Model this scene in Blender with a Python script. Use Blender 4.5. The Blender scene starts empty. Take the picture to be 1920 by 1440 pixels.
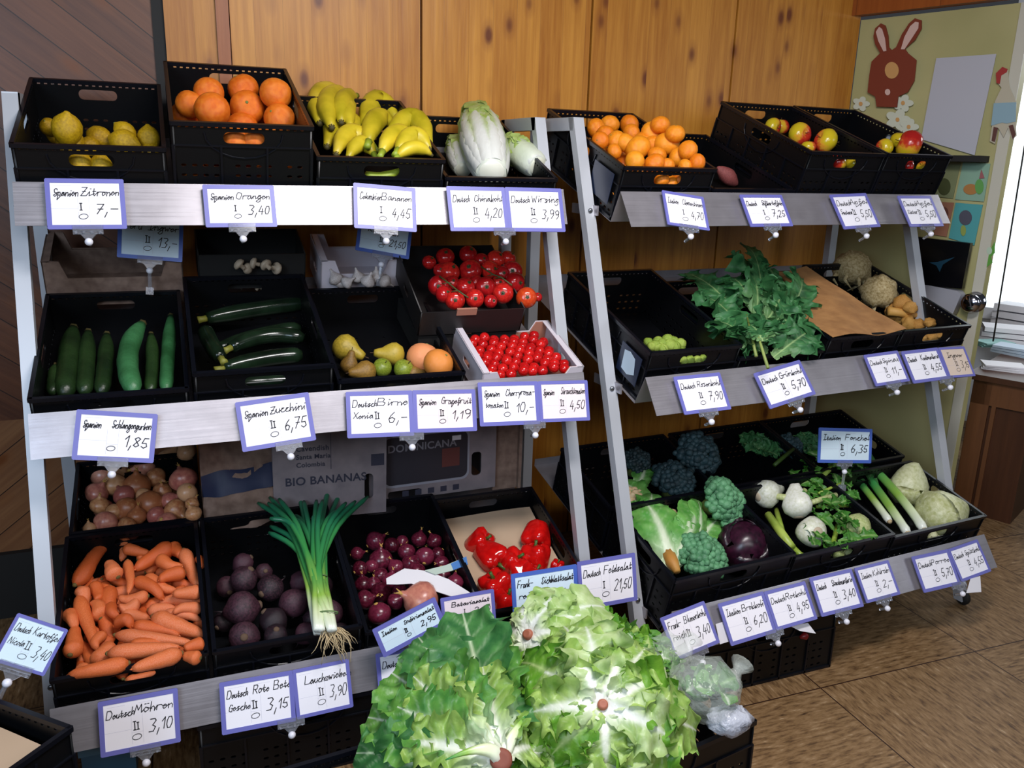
import bpy, bmesh, math, random
from mathutils import Vector as V, Matrix as M, noise as NZ
RN = random.Random(11)
COL = bpy.context.scene.collection
PI = math.pi
def rad(a): return a*PI/180

# ------------------------------------------------------------------ camera (focal length in pixels of a 1920 wide frame)
F_PX, PITCH, ROLL, YAW = 1565.23, 15.1078, 1.6103, 22.3547
CAM = V((.3872, -2.455, 1.8009))
def cam_axes():
    y, p, r = rad(YAW), rad(PITCH), rad(ROLL)
    f = V((math.sin(y)*math.cos(p), math.cos(y)*math.cos(p), -math.sin(p)))
    ri = V((math.cos(y), -math.sin(y), 0)); up = ri.cross(f)
    return math.cos(r)*ri+math.sin(r)*up, -math.sin(r)*ri+math.cos(r)*up, f
CR, CU, CF = cam_axes()
def look(u, v): return CF+CR*((u-960)/F_PX)-CU*((v-720)/F_PX)
def hit(u, v, p, n):
    d = look(u, v); p = V(p); n = V(n)
    return CAM+d*((p-CAM).dot(n)/d.dot(n))
def px_m(p): return (p-CAM).dot(CF)/F_PX

# ------------------------------------------------------------------ colours and materials
def lin(h):
    h = h.lstrip('#'); c = [int(h[i:i+2], 16)/255 for i in (0, 2, 4)]
    return tuple(x/12.92 if x <= .04045 else ((x+.055)/1.055)**2.4 for x in c)+(1,)
MATS = {}
class NT:
    def __init__(s, name):
        s.m = bpy.data.materials.new(name); s.m.use_nodes = True
        s.t = s.m.node_tree; s.b = s.t.nodes['Principled BSDF']; MATS[name] = s.m
    def n(s, typ, **k):
        x = s.t.nodes.new(typ)
        for a, b in k.items():
            if a.startswith('i_'): x.inputs[a[2:].replace('_', ' ')].default_value = b
            else: setattr(x, a, b)
        return x
    def l(s, a, b): s.t.links.new(a, b)
    def coord(s, kind='Object', scale=(1, 1, 1), rot=(0, 0, 0)):
        c = s.n('ShaderNodeTexCoord'); mp = s.n('ShaderNodeMapping')
        mp.inputs['Scale'].default_value = scale; mp.inputs['Rotation'].default_value = rot
        s.l(c.outputs[kind], mp.inputs['Vector']); return mp.outputs['Vector']
    def noise(s, vec, scale, detail=3, rough=.5):
        x = s.n('ShaderNodeTexNoise'); x.inputs['Scale'].default_value = scale
        x.inputs['Detail'].default_value = detail; x.inputs['Roughness'].default_value = rough
        s.l(vec, x.inputs['Vector']); return x.outputs['Fac']
    def ramp(s, fac, stops):
        x = s.n('ShaderNodeValToRGB'); e = x.color_ramp.elements
        while len(e) < len(stops): e.new(.5)
        for i, (p, c) in enumerate(stops): e[i].position = p; e[i].color = lin(c) if isinstance(c, str) else (c, c, c, 1)
        s.l(fac, x.inputs['Fac']); return x.outputs['Color']
    def mix(s, fac, a, b, mode='MIX'):
        x = s.n('ShaderNodeMix', data_type='RGBA', blend_type=mode)
        for v, i in ((fac, 0), (a, 6), (b, 7)):
            if isinstance(v, (float, int)): x.inputs[i].default_value = v if i == 0 else (v, v, v, 1)
            elif isinstance(v, tuple): x.inputs[i].default_value = v
            else: s.l(v, x.inputs[i])
        return x.outputs[2]
    def math(s, op, a, b=0.):
        x = s.n('ShaderNodeMath', operation=op)
        for i, v in enumerate((a, b)):
            if isinstance(v, (float, int)): x.inputs[i].default_value = v
            else: s.l(v, x.inputs[i])
        return x.outputs[0]
    def bump(s, h, strength=.3, dist=.002):
        x = s.n('ShaderNodeBump'); x.inputs['Strength'].default_value = strength; x.inputs['Distance'].default_value = dist
        s.l(h, x.inputs['Height']); s.l(x.outputs[0], s.b.inputs['Normal'])
    def set(s, **k):
        names = dict(col='Base Color', rough='Roughness', metal='Metallic', spec='Specular IOR Level', trans='Transmission Weight', ior='IOR', sss='Subsurface Weight', coat='Coat Weight', emit='Emission Color', es='Emission Strength', alpha='Alpha')
        for a, v in k.items():
            i = s.b.inputs[names[a]]
            if isinstance(v, str): v = lin(v)
            if hasattr(v, 'is_output'): s.l(v, i)
            else: i.default_value = v
        return s.m
def plain(name, col, rough=.5, **k):
    n = NT(name); return n.set(col=col, rough=rough, **k)
def skin(name, stops, scale=8, rough=.35, bump=0, bscale=60, spec=.5, sss=0, varied=.25, detail=3):
    """fruit or vegetable skin: blotches of its own colours, each copy a little different"""
    n = NT(name); c = n.coord(); oi = n.n('ShaderNodeObjectInfo')
    off = n.n('ShaderNodeVectorMath', operation='ADD'); cmb = n.n('ShaderNodeCombineXYZ')
    n.l(n.math('MULTIPLY', oi.outputs['Random'], 9.), cmb.inputs[0]); n.l(c, off.inputs[0]); n.l(cmb.outputs[0], off.inputs[1])
    f = n.noise(off.outputs[0], scale, detail)
    f = n.math('ADD', f, n.math('MULTIPLY', n.math('SUBTRACT', oi.outputs['Random'], .5), varied))
    col = n.ramp(f, stops)
    if bump: n.bump(n.noise(off.outputs[0], bscale, 2), bump, .003)
    return n.set(col=col, rough=rough, spec=spec, sss=0)
def leafmat(name, green, green2, rib, transl=.25, rough=.4):
    n = NT(name); at = n.n('ShaderNodeAttribute', attribute_name='rib')
    c = n.coord(); f = n.noise(c, 22, 4)
    g = n.ramp(f, [(.3, green), (.7, green2)])
    sp = n.n('ShaderNodeSeparateColor'); n.l(at.outputs['Color'], sp.inputs[0])
    col = n.mix(sp.outputs[0], g, lin(rib))
    n.set(col=col, rough=rough, spec=.4)
    n.bump(n.noise(c, 70, 3), .35, .004)
    tr = n.n('ShaderNodeBsdfTranslucent'); n.l(col, tr.inputs[0]); mx = n.n('ShaderNodeMixShader'); mx.inputs[0].default_value = transl
    out = n.t.nodes['Material Output']; n.l(n.b.outputs[0], mx.inputs[1]); n.l(tr.outputs[0], mx.inputs[2]); n.l(mx.outputs[0], out.inputs[0])
    return n.m

# ------------------------------------------------------------------ mesh building
class MB:
    def __init__(s): s.v = []; s.f = []; s.mi = []; s.rib = None
    def add(s, vs, fs, mi=0):
        o = len(s.v); s.v += [V(x) for x in vs]; s.f += [tuple(i+o for i in f) for f in fs]; s.mi += [mi]*len(fs)
    def box(s, lo, hi, T=None, mi=0):
        x0, y0, z0 = lo; x1, y1, z1 = hi
        vs = [V(p) for p in ((x0,y0,z0),(x1,y0,z0),(x1,y1,z0),(x0,y1,z0),(x0,y0,z1),(x1,y0,z1),(x1,y1,z1),(x0,y1,z1))]
        if T is not None: vs = [T@p for p in vs]
        s.add(vs, [(0,3,2,1),(4,5,6,7),(0,1,5,4),(1,2,6,5),(2,3,7,6),(3,0,4,7)], mi)
    def tube(s, pts, rs, n=10, caps=True, mi=0, lobe=None):
        pts = [V(p) for p in pts]; k = len(pts)
        if not hasattr(rs, '__len__'): rs = [rs]*k
        up = None; rings = []; vs = []
        for i in range(k):
            t = (pts[min(i+1, k-1)]-pts[max(i-1, 0)]).normalized()
            if up is None: up = t.orthogonal().normalized()
            up = (up-t*up.dot(t)); up = up.normalized() if up.length > 1e-6 else t.orthogonal().normalized()
            w = t.cross(up)
            for j in range(n):
                a = 2*PI*j/n; vs.append(pts[i]+(up*math.cos(a)+w*math.sin(a))*rs[i]*(1 if not lobe else lobe(a, i/(k-1))))
        fs = [(i*n+j, i*n+(j+1) % n, (i+1)*n+(j+1) % n, (i+1)*n+j) for i in range(k-1) for j in range(n)]
        if caps:
            fs.append(tuple(range(n-1, -1, -1))); fs.append(tuple((k-1)*n+j for j in range(n)))
        s.add(vs, fs, mi)
    def lathe(s, prof, n=16, f=None, mi=0, T=None):
        """prof: (r, z) pairs, first and last on the axis"""
        fz = f or (lambda q, a: q)
        vs = [fz(V((0, 0, prof[0][1])), 0.)]; k = len(prof)
        for (r, z) in prof[1:-1]:
            for j in range(n):
                a = 2*PI*j/n; q = V((r*math.cos(a), r*math.sin(a), z))
                if f: q = f(q, a)
                vs.append(q)
        vs.append(fz(V((0, 0, prof[-1][1])), 0.))
        fs = [(0, 1+(j+1) % n, 1+j) for j in range(n)]
        for i in range(k-3): fs += [(1+i*n+j, 1+i*n+(j+1) % n, 1+(i+1)*n+(j+1) % n, 1+(i+1)*n+j) for j in range(n)]
        L = 1+(k-3)*n; fs += [(L+j, L+(j+1) % n, len(vs)-1) for j in range(n)]
        if prof[0][1] > prof[-1][1]: fs = [q[::-1] for q in fs]
        if T is not None: vs = [T@q for q in vs]
        s.add(vs, fs, mi)
    def mesh(s, name, mats, smooth=True):
        me = bpy.data.meshes.new(name); me.from_pydata([tuple(q) for q in s.v], [], s.f)
        for m in (mats if isinstance(mats, (list, tuple)) else [mats]): me.materials.append(m)
        if any(s.mi): me.polygons.foreach_set('material_index', s.mi)
        if smooth: me.polygons.foreach_set('use_smooth', [True]*len(me.polygons))
        if s.rib:
            ca = me.color_attributes.new('rib', 'FLOAT_COLOR', 'POINT')
            for i, r in enumerate(s.rib): ca.data[i].color = (r, r, r, 1)
        me.update(); return me
    def obj(s, name, mats, parent=None, smooth=True): return link(name, s.mesh(name, mats, smooth), parent)
def link(name, data, parent=None, mat=None):
    o = bpy.data.objects.new(name, data); COL.objects.link(o)
    if parent is not None: o.parent = parent
    if mat is not None: o.matrix_world = mat; 
    return o
def panel_mesh(name, outer, holes, thick, mat, bev=0):
    """flat plate in XY, thickness along Z (centred), with cut-outs"""
    cu = bpy.data.curves.new(name, 'CURVE'); cu.dimensions = '2D'; cu.fill_mode = 'BOTH'; cu.extrude = thick/2; cu.bevel_depth = bev
    for lp in [outer]+list(holes):
        sp = cu.splines.new('POLY'); sp.points.add(len(lp)-1)
        for i, (x, y) in enumerate(lp): sp.points[i].co = (x, y, 0, 1)
        sp.use_cyclic_u = True
    o = bpy.data.objects.new(name, cu); COL.objects.link(o)
    dg = bpy.context.evaluated_depsgraph_get(); me = bpy.data.meshes.new_from_object(o.evaluated_get(dg), depsgraph=dg)
    bpy.data.objects.remove(o); bpy.data.curves.remove(cu); me.name = name
    me.materials.clear(); me.materials.append(mat); return me
def rrect(x0, y0, x1, y1, r, n=4):
    out = []
    for (cx, cy, a0) in ((x1-r, y0+r, -90), (x1-r, y1-r, 0), (x0+r, y1-r, 90), (x0+r, y0+r, 180)):
        for i in range(n+1): a = rad(a0+90*i/n); out.append((cx+r*math.cos(a), cy+r*math.sin(a)))
    return out
def rect(x0, y0, x1, y1): return [(x0,y0),(x1,y0),(x1,y1),(x0,y1)]
def tag(o, label=None, cat=None, group=None, kind=None):
    if label: o['label'] = label
    if cat: o['category'] = cat
    if group: o['group'] = group
    if kind: o['kind'] = kind
    return o
def empty(name, label, cat, mat=None, group=None):
    o = bpy.data.objects.new(name, None); o.empty_display_size = .05; COL.objects.link(o)
    if mat is not None: o.matrix_world = mat
    return tag(o, label, cat, group)
def kids(o): return [c for c in bpy.data.objects if c.parent == o]
KIDS = {}
def copy_thing(o, mat):
    c = o.copy(); COL.objects.link(c); c.matrix_world = mat
    for k in ('label', 'group', 'category'):
        pass
    for ch in KIDS.get(o.name, []):
        d = ch.copy(); COL.objects.link(d); d.parent = c; d.matrix_parent_inverse = M(); d.matrix_basis = ch.matrix_basis.copy()
    return c
def mat_from(O, X, Y, Z): return M(((X.x, Y.x, Z.x, O.x), (X.y, Y.y, Z.y, O.y), (X.z, Y.z, Z.z, O.z), (0, 0, 0, 1)))
def align(p, z, roll=0., s=1.):
    z = V(z).normalized(); q = z.to_track_quat('Z', 'Y').to_matrix().to_4x4()
    return M.Translation(p)@q@M.Rotation(roll, 4, 'Z')@M.Scale(s, 4)
def rnd_rot(): return M.Rotation(RN.uniform(0, 6.28), 4, V((RN.uniform(-1, 1), RN.uniform(-1, 1), RN.uniform(-1, 1)+.01)).normalized())
ORD = ['', 'first', 'second', 'third', 'fourth', 'fifth', 'sixth', 'seventh', 'eighth', 'ninth', 'tenth', 'eleventh', 'twelfth', 'thirteenth', 'fourteenth', 'fifteenth']
def row_labels(objs, uv, desc, place, rows):
    """label every object of a heap by its row (from the front) and its rank from the left"""
    idx = sorted(range(len(objs)), key=lambda i: -uv[i][1])
    per = math.ceil(len(idx)/rows)
    for r in range(rows):
        g = sorted(idx[r*per:(r+1)*per], key=lambda i: uv[i][0])
        for k, i in enumerate(g):
            row = 'front row' if r == 0 else ('back row' if r == rows-1 else ORD[r+1]+' row')
            d = desc[i] if isinstance(desc, list) else desc
            objs[i]['label'] = f"{d} {place}, {row} from the front, {ORD[k+1]} from left".replace('front row from the front', 'front row').replace('back row from the front', 'back row') if rows > 1 else f"{d} {place}, {ORD[k+1]} from left"

# ------------------------------------------------------------------ racks: local frames
RACK = {1: M(), 2: M.Translation((1.8293, -.1238, 0))@M.Rotation(rad(3.5863), 4, 'Z')}
RW = {1: 1.66, 2: 1.568}
TIER = {3: (.2234, 1.7034, 20.176), 2: (.0034, 1.1059, 18.42), 1: (-.2403, .36, 15.215)}
DY, DZ = .0528, -.0995
def tierM(r, t):
    y, z, a = TIER[t]; return RACK[r]@M.Translation((0, y+DY, z+DZ))@M.Rotation(rad(a), 4, 'X')
def at(T, u, v, h, axis='z'):
    n = T.to_3x3()@V((0, 0, 1) if axis == 'z' else (0, 1, 0) if axis == 'y' else (1, 0, 0))
    return hit(u, v, T@(V((0, 0, h)) if axis == 'z' else V((0, h, 0)) if axis == 'y' else V((h, 0, 0))), n)
# ------------------------------------------------------------------ materials
def wood(name, board, c1, c2, knots=True, rotz=0, groove=False, dark='#7a4518', axis='x'):
    n = NT(name); rot = (0, rotz, 0)
    c = n.coord('Object', (1, 1, 1), rot)
    sx = n.n('ShaderNodeSeparateXYZ'); n.l(c, sx.inputs[0])
    bx = n.math('DIVIDE', sx.outputs[0], board); fl = n.math('FLOOR', bx)
    wn = n.n('ShaderNodeTexWhiteNoise', noise_dimensions='1D'); n.l(fl, wn.inputs['W'])
    cm = n.n('ShaderNodeCombineXYZ'); n.l(n.math('MULTIPLY', sx.outputs[0], 42.), cm.inputs[0])
    n.l(n.math('ADD', n.math('MULTIPLY', sx.outputs[2], 2.2), n.math('MULTIPLY', wn.outputs['Value'], 30.)), cm.inputs[2])
    g = n.noise(cm.outputs[0], 1.0, 5, .6)
    f = n.math('ADD', n.math('MULTIPLY', g, .8), n.math('MULTIPLY', wn.outputs['Value'], .2))
    col = n.ramp(f, [(.3, c1), (.75, c2)])
    if knots:
        cm2 = n.n('ShaderNodeCombineXYZ'); n.l(n.math('MULTIPLY', sx.outputs[0], 9.), cm2.inputs[0]); n.l(n.math('ADD', n.math('MULTIPLY', sx.outputs[2], 4.6), n.math('MULTIPLY', fl, 3.7)), cm2.inputs[2])
        vo = n.n('ShaderNodeTexVoronoi'); vo.inputs['Scale'].default_value = 1.; vo.inputs['Randomness'].default_value = 1.; n.l(cm2.outputs[0], vo.inputs['Vector'])
        k = n.ramp(vo.outputs['Distance'], [(.08, 1.), (.19, .0)]); col = n.mix(k, col, lin('#5c2c0c'))
        k2 = n.ramp(vo.outputs['Distance'], [(.1, .5), (.34, .0)]); col = n.mix(k2, col, lin(dark))
    fr = n.math('FRACT', bx); gap = n.math('LESS_THAN', fr, .03 if groove else .008)
    col = n.mix(n.math('MULTIPLY', gap, 1. if groove else .45), col, lin('#1d0d05'))
    n.bump(n.math('SUBTRACT', g, gap), .25, .003)
    return n.set(col=col, rough=.42, spec=.4)
wood_panel = wood('pine_panel', .105, '#a4641c', '#d09038', dark='#7a3c14')
wood_diag = wood('diagonal_pine_boards', .115, '#4c2a1a', '#70442a', rotz=rad(52), groove=True)
wood_diag2 = wood('diagonal_pine_boards_rising', .115, '#6b4228', '#8f6440', rotz=rad(-52), groove=True)
wood_post = wood('red_pine_post', .2, '#8a4a22', '#a86434', knots=False)
wood_beam = wood('beam_wood', .4, '#8a4416', '#a0561e', knots=False)
wood_dark = wood('dark_counter_wood', .3, '#3a1f10', '#4d2c18', knots=False)
wood_mid = wood('counter_frame_wood', .3, '#5a3720', '#6d4528', knots=False)
black = plain('black_plastic', '#08090c', .38, spec=.3)
blackblue = plain('glossy_black_plastic', '#0b0d14', .3, spec=.35)
black_matt = plain('black_card', '#131211', .7)
post_al = plain('powder_coated_aluminium', '#b9bcc2', .38, metal=.25)
steel_edge = plain('bolt_steel', '#8a8d92', .3, metal=.9)
n = NT('brushed_sheet_metal'); c = n.coord('Object', (1.2, 60, 60)); f = n.noise(c, 3, 4, .6); c2 = n.coord('Object', (3, 3, 3)); f2 = n.noise(c2, 4, 3)
n.set(col=n.mix(f2, lin('#8e8a8e'), lin('#b0acb2')), metal=.6, rough=n.ramp(f, [(.2, .26), (.8, .46)])); n.bump(f, .12, .002); sheet = n.m
card_brown = NT('brown_cardboard'); c = card_brown.coord('Object'); card_brown.set(col=card_brown.ramp(card_brown.noise(c, 30, 4), [(.3, '#6b5448'), (.7, '#8a7264')]), rough=.8); card_brown = card_brown.m
card_grey = NT('grey_printed_cardboard'); c = card_grey.coord('Object'); card_grey.set(col=card_grey.ramp(card_grey.noise(c, 12, 4), [(.3, '#6d6468'), (.7, '#857a7c')]), rough=.75); card_grey = card_grey.m
card_white = plain('white_cardboard', '#cfc7cf', .6)
card_inner = plain('raw_cardboard', '#a5705c', .8)
card_black = plain('black_printed_card', '#1d1a1a', .5)
print_ink = plain('print_ink', '#2c2c3c', .7)
paper_w = plain('white_paper', '#dcdadf', .7)
paper_brown = NT('brown_kraft_paper'); c = paper_brown.coord('Object'); f = paper_brown.noise(c, 18, 5); paper_brown.set(col=paper_brown.ramp(f, [(.3, '#8f6338'), (.7, '#a97a48')]), rough=.8); paper_brown.bump(f, .5, .01); paper_brown = paper_brown.m
paper_tan = plain('tan_liner_paper', '#b39a80', .8)
tag_frame = plain('violet_tag_frame', '#6a6bb4', .4)
tag_frame_b = plain('blue_tag_frame', '#4a68bc', .4)
tag_card = plain('tag_card_white', '#f1eff6', .45)
tag_card_b = plain('tag_card_cool_white', '#d6eaf6', .45)
tag_card_p = plain('tag_card_pinkish', '#ecdde2', .45)
tag_card_o = plain('tag_card_cream', '#d8c4b2', .45)
ink = plain('black_marker_ink', '#17171f', .6)
ink_grey = plain('faint_printed_lines', '#c3c3d2', .6)
n = NT('clear_acrylic'); n.set(col='#e6e9f2', rough=.12, trans=.88, ior=1.3); clear = n.m
white_pl = plain('white_plastic_ball', '#e4e4ee', .3)
rubber = plain('rubber_band', '#5f7a4a', .6)

lemon_m = skin('lemon_skin', [(.3, '#a37d08'), (.7, '#d0a818')], 6, .38, .35, 120)
orange_m = skin('orange_skin', [(.3, '#dd6410'), (.7, '#f08426')], 4, .36, .4, 150)
clem_m = skin('clementine_skin', [(.25, '#e07410'), (.75, '#f39a20')], 5, .33, .35, 160, varied=.5)
grape_m = skin('grapefruit_skin', [(.3, '#e08a3c'), (.7, '#ee9a66')], 5, .38, .35, 140, varied=.8)
banana_m = skin('banana_skin', [(.25, '#a89a14'), (.6, '#d6be2a'), (.8, '#e0ca4a')], 10, .42)
banana_tip = plain('banana_tip', '#4d4520', .7)
banana_g = plain('banana_stalk', '#8ea02c', .5)
tomato_m = skin('tomato_skin', [(.3, '#a01418'), (.75, '#d42a20')], 4, .16, varied=.5)
tomato_o = skin('orange_tomato_skin', [(.3, '#c03a18'), (.75, '#d85a28')], 4, .16)
cherry_m = skin('cherry_tomato_skin', [(.3, '#a50c10'), (.75, '#d01d1a')], 5, .14, varied=.3)
calyx_m = plain('tomato_calyx', '#2a3a18', .6)
vine_m = plain('vine_stem', '#3f4a22', .6)
pepper_m = skin('red_pepper_skin', [(.3, '#b00c0c'), (.75, '#cf1512')], 3, .13)
stem_g = plain('green_stem', '#3f5a20', .5)
def apple_material():
    n = NT('apple_skin'); c = n.coord(); oi = n.n('ShaderNodeObjectInfo'); sx = n.n('ShaderNodeSeparateXYZ'); n.l(c, sx.inputs[0])
    f = n.math('ADD', n.math('MULTIPLY', sx.outputs[0], .55), n.math('ADD', n.math('MULTIPLY', n.noise(c, 2.5, 4), .7), n.math('MULTIPLY', oi.outputs['Random'], .25)))
    return n.set(col=n.ramp(f, [(.2, '#c8b020'), (.42, '#dca030'), (.62, '#c03a22'), (.85, '#a8201c')]), rough=.22)
apple_m = apple_material()
sweet_m = skin('sweet_potato_skin', [(.3, '#7a3a3a'), (.7, '#9c5450')], 8, .6, .4, 30)
pear_m = skin('pear_skin', [(.3, '#8a7a1c'), (.7, '#b59c34')], 6, .45, .15, 90, varied=.5)
pear_br = skin('russet_pear_skin', [(.3, '#6e5220'), (.7, '#94702c')], 6, .5, .2, 90)
pear_g = skin('green_pear_skin', [(.3, '#6a7a20'), (.7, '#8c9a34')], 6, .4)
onion_m = skin('brown_onion_skin', [(.25, '#a0603c'), (.55, '#c08c60'), (.8, '#cc9c74')], 3, .35, varied=.7)
onion_pk = skin('pinkish_onion_skin', [(.25, '#a05850'), (.6, '#c07c68'), (.8, '#cc9078')], 3, .3, varied=.7)
ronion_m = skin('red_onion_skin', [(.3, '#3e0a1a'), (.75, '#6c2238')], 4, .25, varied=.5)
onion_tuft = plain('dry_onion_neck', '#b89048', .8)
carrot_m = skin('carrot_skin', [(.3, '#c85a28'), (.6, '#dc7038'), (.85, '#e08862')], 9, .42, .35, 60, varied=.5)
carrot_top = plain('carrot_crown', '#6a5a2c', .8)
beet_m = skin('beetroot_skin', [(.3, '#1d1018'), (.7, '#4a2a36')], 7, .5, .4, 40, varied=.6)
cuc_lit = skin('lit_cucumber_skin', [(.3, '#1c4a24'), (.7, '#3a7446')], 9, .45, .5, 90, varied=.5)  # brighter copy: the light on two cucumbers is put into their colour
cuc_d = skin('dark_cucumber_skin', [(.3, '#12240e'), (.7, '#263f1c')], 9, .4, .5, 90)
zuc_m = skin('courgette_skin', [(.3, '#0b140c'), (.7, '#1b2c1c')], 12, .18)
zuc_st = plain('courgette_stem', '#7a7a2c', .6)
mush_m = skin('mushroom_cap', [(.3, '#8a7a66'), (.7, '#b0a08a')], 12, .6)
garlic_m = skin('garlic_skin', [(.3, '#a89a92'), (.7, '#cfc6c2')], 8, .5)
sprout_m = skin('sprout_leaf', [(.3, '#7a9a2c'), (.7, '#b4c85c')], 14, .4, .5, 40)
celeriac_m = skin('celeriac_skin', [(.3, '#8a7648'), (.5, '#b09c70'), (.75, '#c4b690')], 9, .75, .5, 25)
root_m = skin('yellow_root_skin', [(.3, '#b07a34'), (.7, '#c9984c')], 10, .6, .5, 40)
white_veg = skin('white_fennel_flesh', [(.3, '#c9cbae'), (.7, '#e6e6da')], 6, .3, .2, 40)
kohl_m = skin('pale_green_bulb', [(.3, '#98a860'), (.7, '#c4c890')], 8, .4, .3, 40)
pale_cab = skin('pale_cabbage_leaf', [(.3, '#a8ac70'), (.7, '#cfd0a8')], 6, .35, .3, 30)
redcab_m = skin('red_cabbage_leaf', [(.3, '#180a14'), (.7, '#381428')], 5, .3)
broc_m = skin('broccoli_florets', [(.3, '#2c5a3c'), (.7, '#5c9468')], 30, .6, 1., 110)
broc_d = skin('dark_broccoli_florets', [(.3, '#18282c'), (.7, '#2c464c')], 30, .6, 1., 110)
stalk_m = skin('broccoli_stalk', [(.3, '#6a7a34'), (.7, '#98a85c')], 10, .5)
caul_m = skin('cauliflower_curd', [(.3, '#c8a878'), (.7, '#e0c8a0')], 20, .6, .8, 80)
napa_leaf = leafmat('napa_cabbage_leaf', '#9ab84c', '#c2d488', '#eef0ea', .2)
endive_leaf = leafmat('endive_leaf', '#3c7c34', '#74a848', '#e8eedc', .25)
endive_dark = leafmat('endive_outer_leaf', '#2c6434', '#528c48', '#d4e4c0', .22)
batavia_leaf = leafmat('batavia_leaf', '#6c9838', '#a8c468', '#f4f6ea', .25)
green_leaf = leafmat('frilly_lettuce_leaf', '#42801e', '#7cb038', '#c4d890', .3)
ice_leaf = leafmat('crisp_lettuce_leaf', '#90b458', '#cadcA4', '#f4f8f2', .3)
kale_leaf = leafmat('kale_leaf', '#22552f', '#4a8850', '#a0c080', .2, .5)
frond_leaf = leafmat('celery_leaf', '#2a6a1c', '#58963a', '#9cc070', .25)
caul_leaf = leafmat('cauliflower_leaf', '#4c9a3c', '#7cb85c', '#e4efd0', .2)
lamb_leaf = leafmat('lambs_lettuce_leaf', '#1c4a1c', '#3c7434', '#6c9c54', .2)
cut_m = plain('browned_cut_stem', '#9a5a44', .6)
n = NT('stalk_green_to_white'); a_ = n.n('ShaderNodeAttribute', attribute_name='rib'); s_ = n.n('ShaderNodeSeparateColor'); n.l(a_.outputs['Color'], s_.inputs[0])
n.set(col=n.ramp(s_.outputs[0], [(0., '#1f6a4a'), (.35, '#3a8a44'), (.62, '#8ab04a'), (.8, '#cfdcae'), (1., '#e2e6da')]), rough=.32); stalk_gw = n.m
root_hair = plain('root_hairs', '#c0ab84', .8)
n = NT('clear_film'); fo = n.coord(); n.set(col='#dfe8e0', rough=.12, alpha=.22, spec=1.); n.bump(n.noise(fo, 24, 4), .9, .02); film = n.m

# ------------------------------------------------------------------ setting
def struct(name, mb, mat, label=None, smooth=False):
    o = mb.obj(name, mat, None, smooth); o['kind'] = 'structure'
    return o
# floor: brown marbled vinyl tiles laid on the diagonal
n = NT('vinyl_floor'); c = n.coord('Object', (1, 1, 1), (0, 0, rad(1.5)))
sx = n.n('ShaderNodeSeparateXYZ'); n.l(c, sx.inputs[0]); TS = .74
bx, by = n.math('DIVIDE', n.math('ADD', sx.outputs[0], 5*.74-2.44), TS), n.math('DIVIDE', n.math('ADD', sx.outputs[1], 5*.74+.41), TS)
chk = n.math('MODULO', n.math('ABSOLUTE', n.math('ADD', n.math('FLOOR', bx), n.math('FLOOR', by))), 2.)
def streak(ax, ay):
    cm = n.n('ShaderNodeCombineXYZ'); n.l(n.math('MULTIPLY', sx.outputs[0], ax), cm.inputs[0]); n.l(n.math('MULTIPLY', sx.outputs[1], ay), cm.inputs[1]); return n.noise(cm.outputs[0], 1., 5, .65)
st = n.mix(chk, streak(16., 80.), streak(80., 16.))
col = n.ramp(st, [(.28, '#2c1c12'), (.38, '#5c442c'), (.5, '#7c6040'), (.62, '#8c7050'), (.72, '#b09878')])
gx = n.math('LESS_THAN', n.math('FRACT', bx), .007); gy = n.math('LESS_THAN', n.math('FRACT', by), .007)
col = n.mix(n.math('MAXIMUM', gx, gy), col, lin('#2c170e'))
n.set(col=col, rough=.5, spec=.25); vinyl = n.m
mb = MB(); mb.box((-3, -4, -.05), (9, 4, 0)); struct('floor', mb, vinyl)
WY = 1.0
def vpanel(name, x0, x1, mat, y=WY, z0=0, z1=2.8, t=.06):
    mb = MB(); mb.box((x0, y, z0), (x1, y+t, z1)); return struct(name, mb, mat)
vpanel('wall_left', -3, .385, wood_diag, WY+.02, .80, 3.2); vpanel('wall_left', -3, .385, wood_diag2, WY+.02, .27, .80)
vpanel('trim_1', .385, .425, black_matt, WY+.01, 0, 3.2)
vpanel('trim_2', .425, .60, wood_panel, WY-.005, 0, 3.2)
vpanel('trim_3', .60, .645, wood_post, WY-.02, 0, 3.2)
xs = [.645, 1.375, 2.13, 2.87, 3.60]
mb = MB()
for a, b in zip(xs, xs[1:]): mb.box((a+.005, WY, 0), (b-.005, WY+.05, 3.2))
mb.box((.645, WY+.03, 0), (3.60, WY+.06, 3.2), None, 1)
struct('wall_back', mb, [wood_panel, wood_dark])
vpanel('baseboard_left', -3, .385, black_matt, WY-.01, 0, .27)

# cream door that stands across the end of the racks, and the shop window behind it
cream = NT('cream_painted_door'); c = cream.coord(); cream.set(col=cream.ramp(cream.noise(c, 1.3, 3), [(.35, '#a39e6a'), (.65, '#b8b07c')]), rough=.5); cream = cream.m
DM = mat_from(V((3.60, 1.0, 0)), V((.31, -.9507, 0)), V((0, 0, 1)), V((-.9507, -.31, 0)))   # x along the door, y up, z out of it
DP, DN = V((3.60, 1.0, 0)), V((-.9507, -.31, 0))
door = empty('door_1', None, None, DM); door['kind'] = 'structure'
mb = MB(); mb.box((0, .02, -.05), (.765, 2.5, 0)); o = mb.obj('door_leaf', cream, door, False)
mb = MB(); mb.box((.72, .02, 0), (.765, 2.5, .006)); mb.obj('edge_strip', plain('pale_door_edge', '#c4c0b0', .5), door, False)
mb = MB(); mb.box((-.1, 2.515, 0), (1.1, 2.8, .06)); ob = mb.obj('trim_4', wood_beam, None, False); ob.matrix_world = DM; ob['kind'] = 'structure'
def dl(u, v, z=0.): return DM.inverted()@hit(u, v, DP+DN*z, DN)
k = dl(1830, 566)
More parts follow.
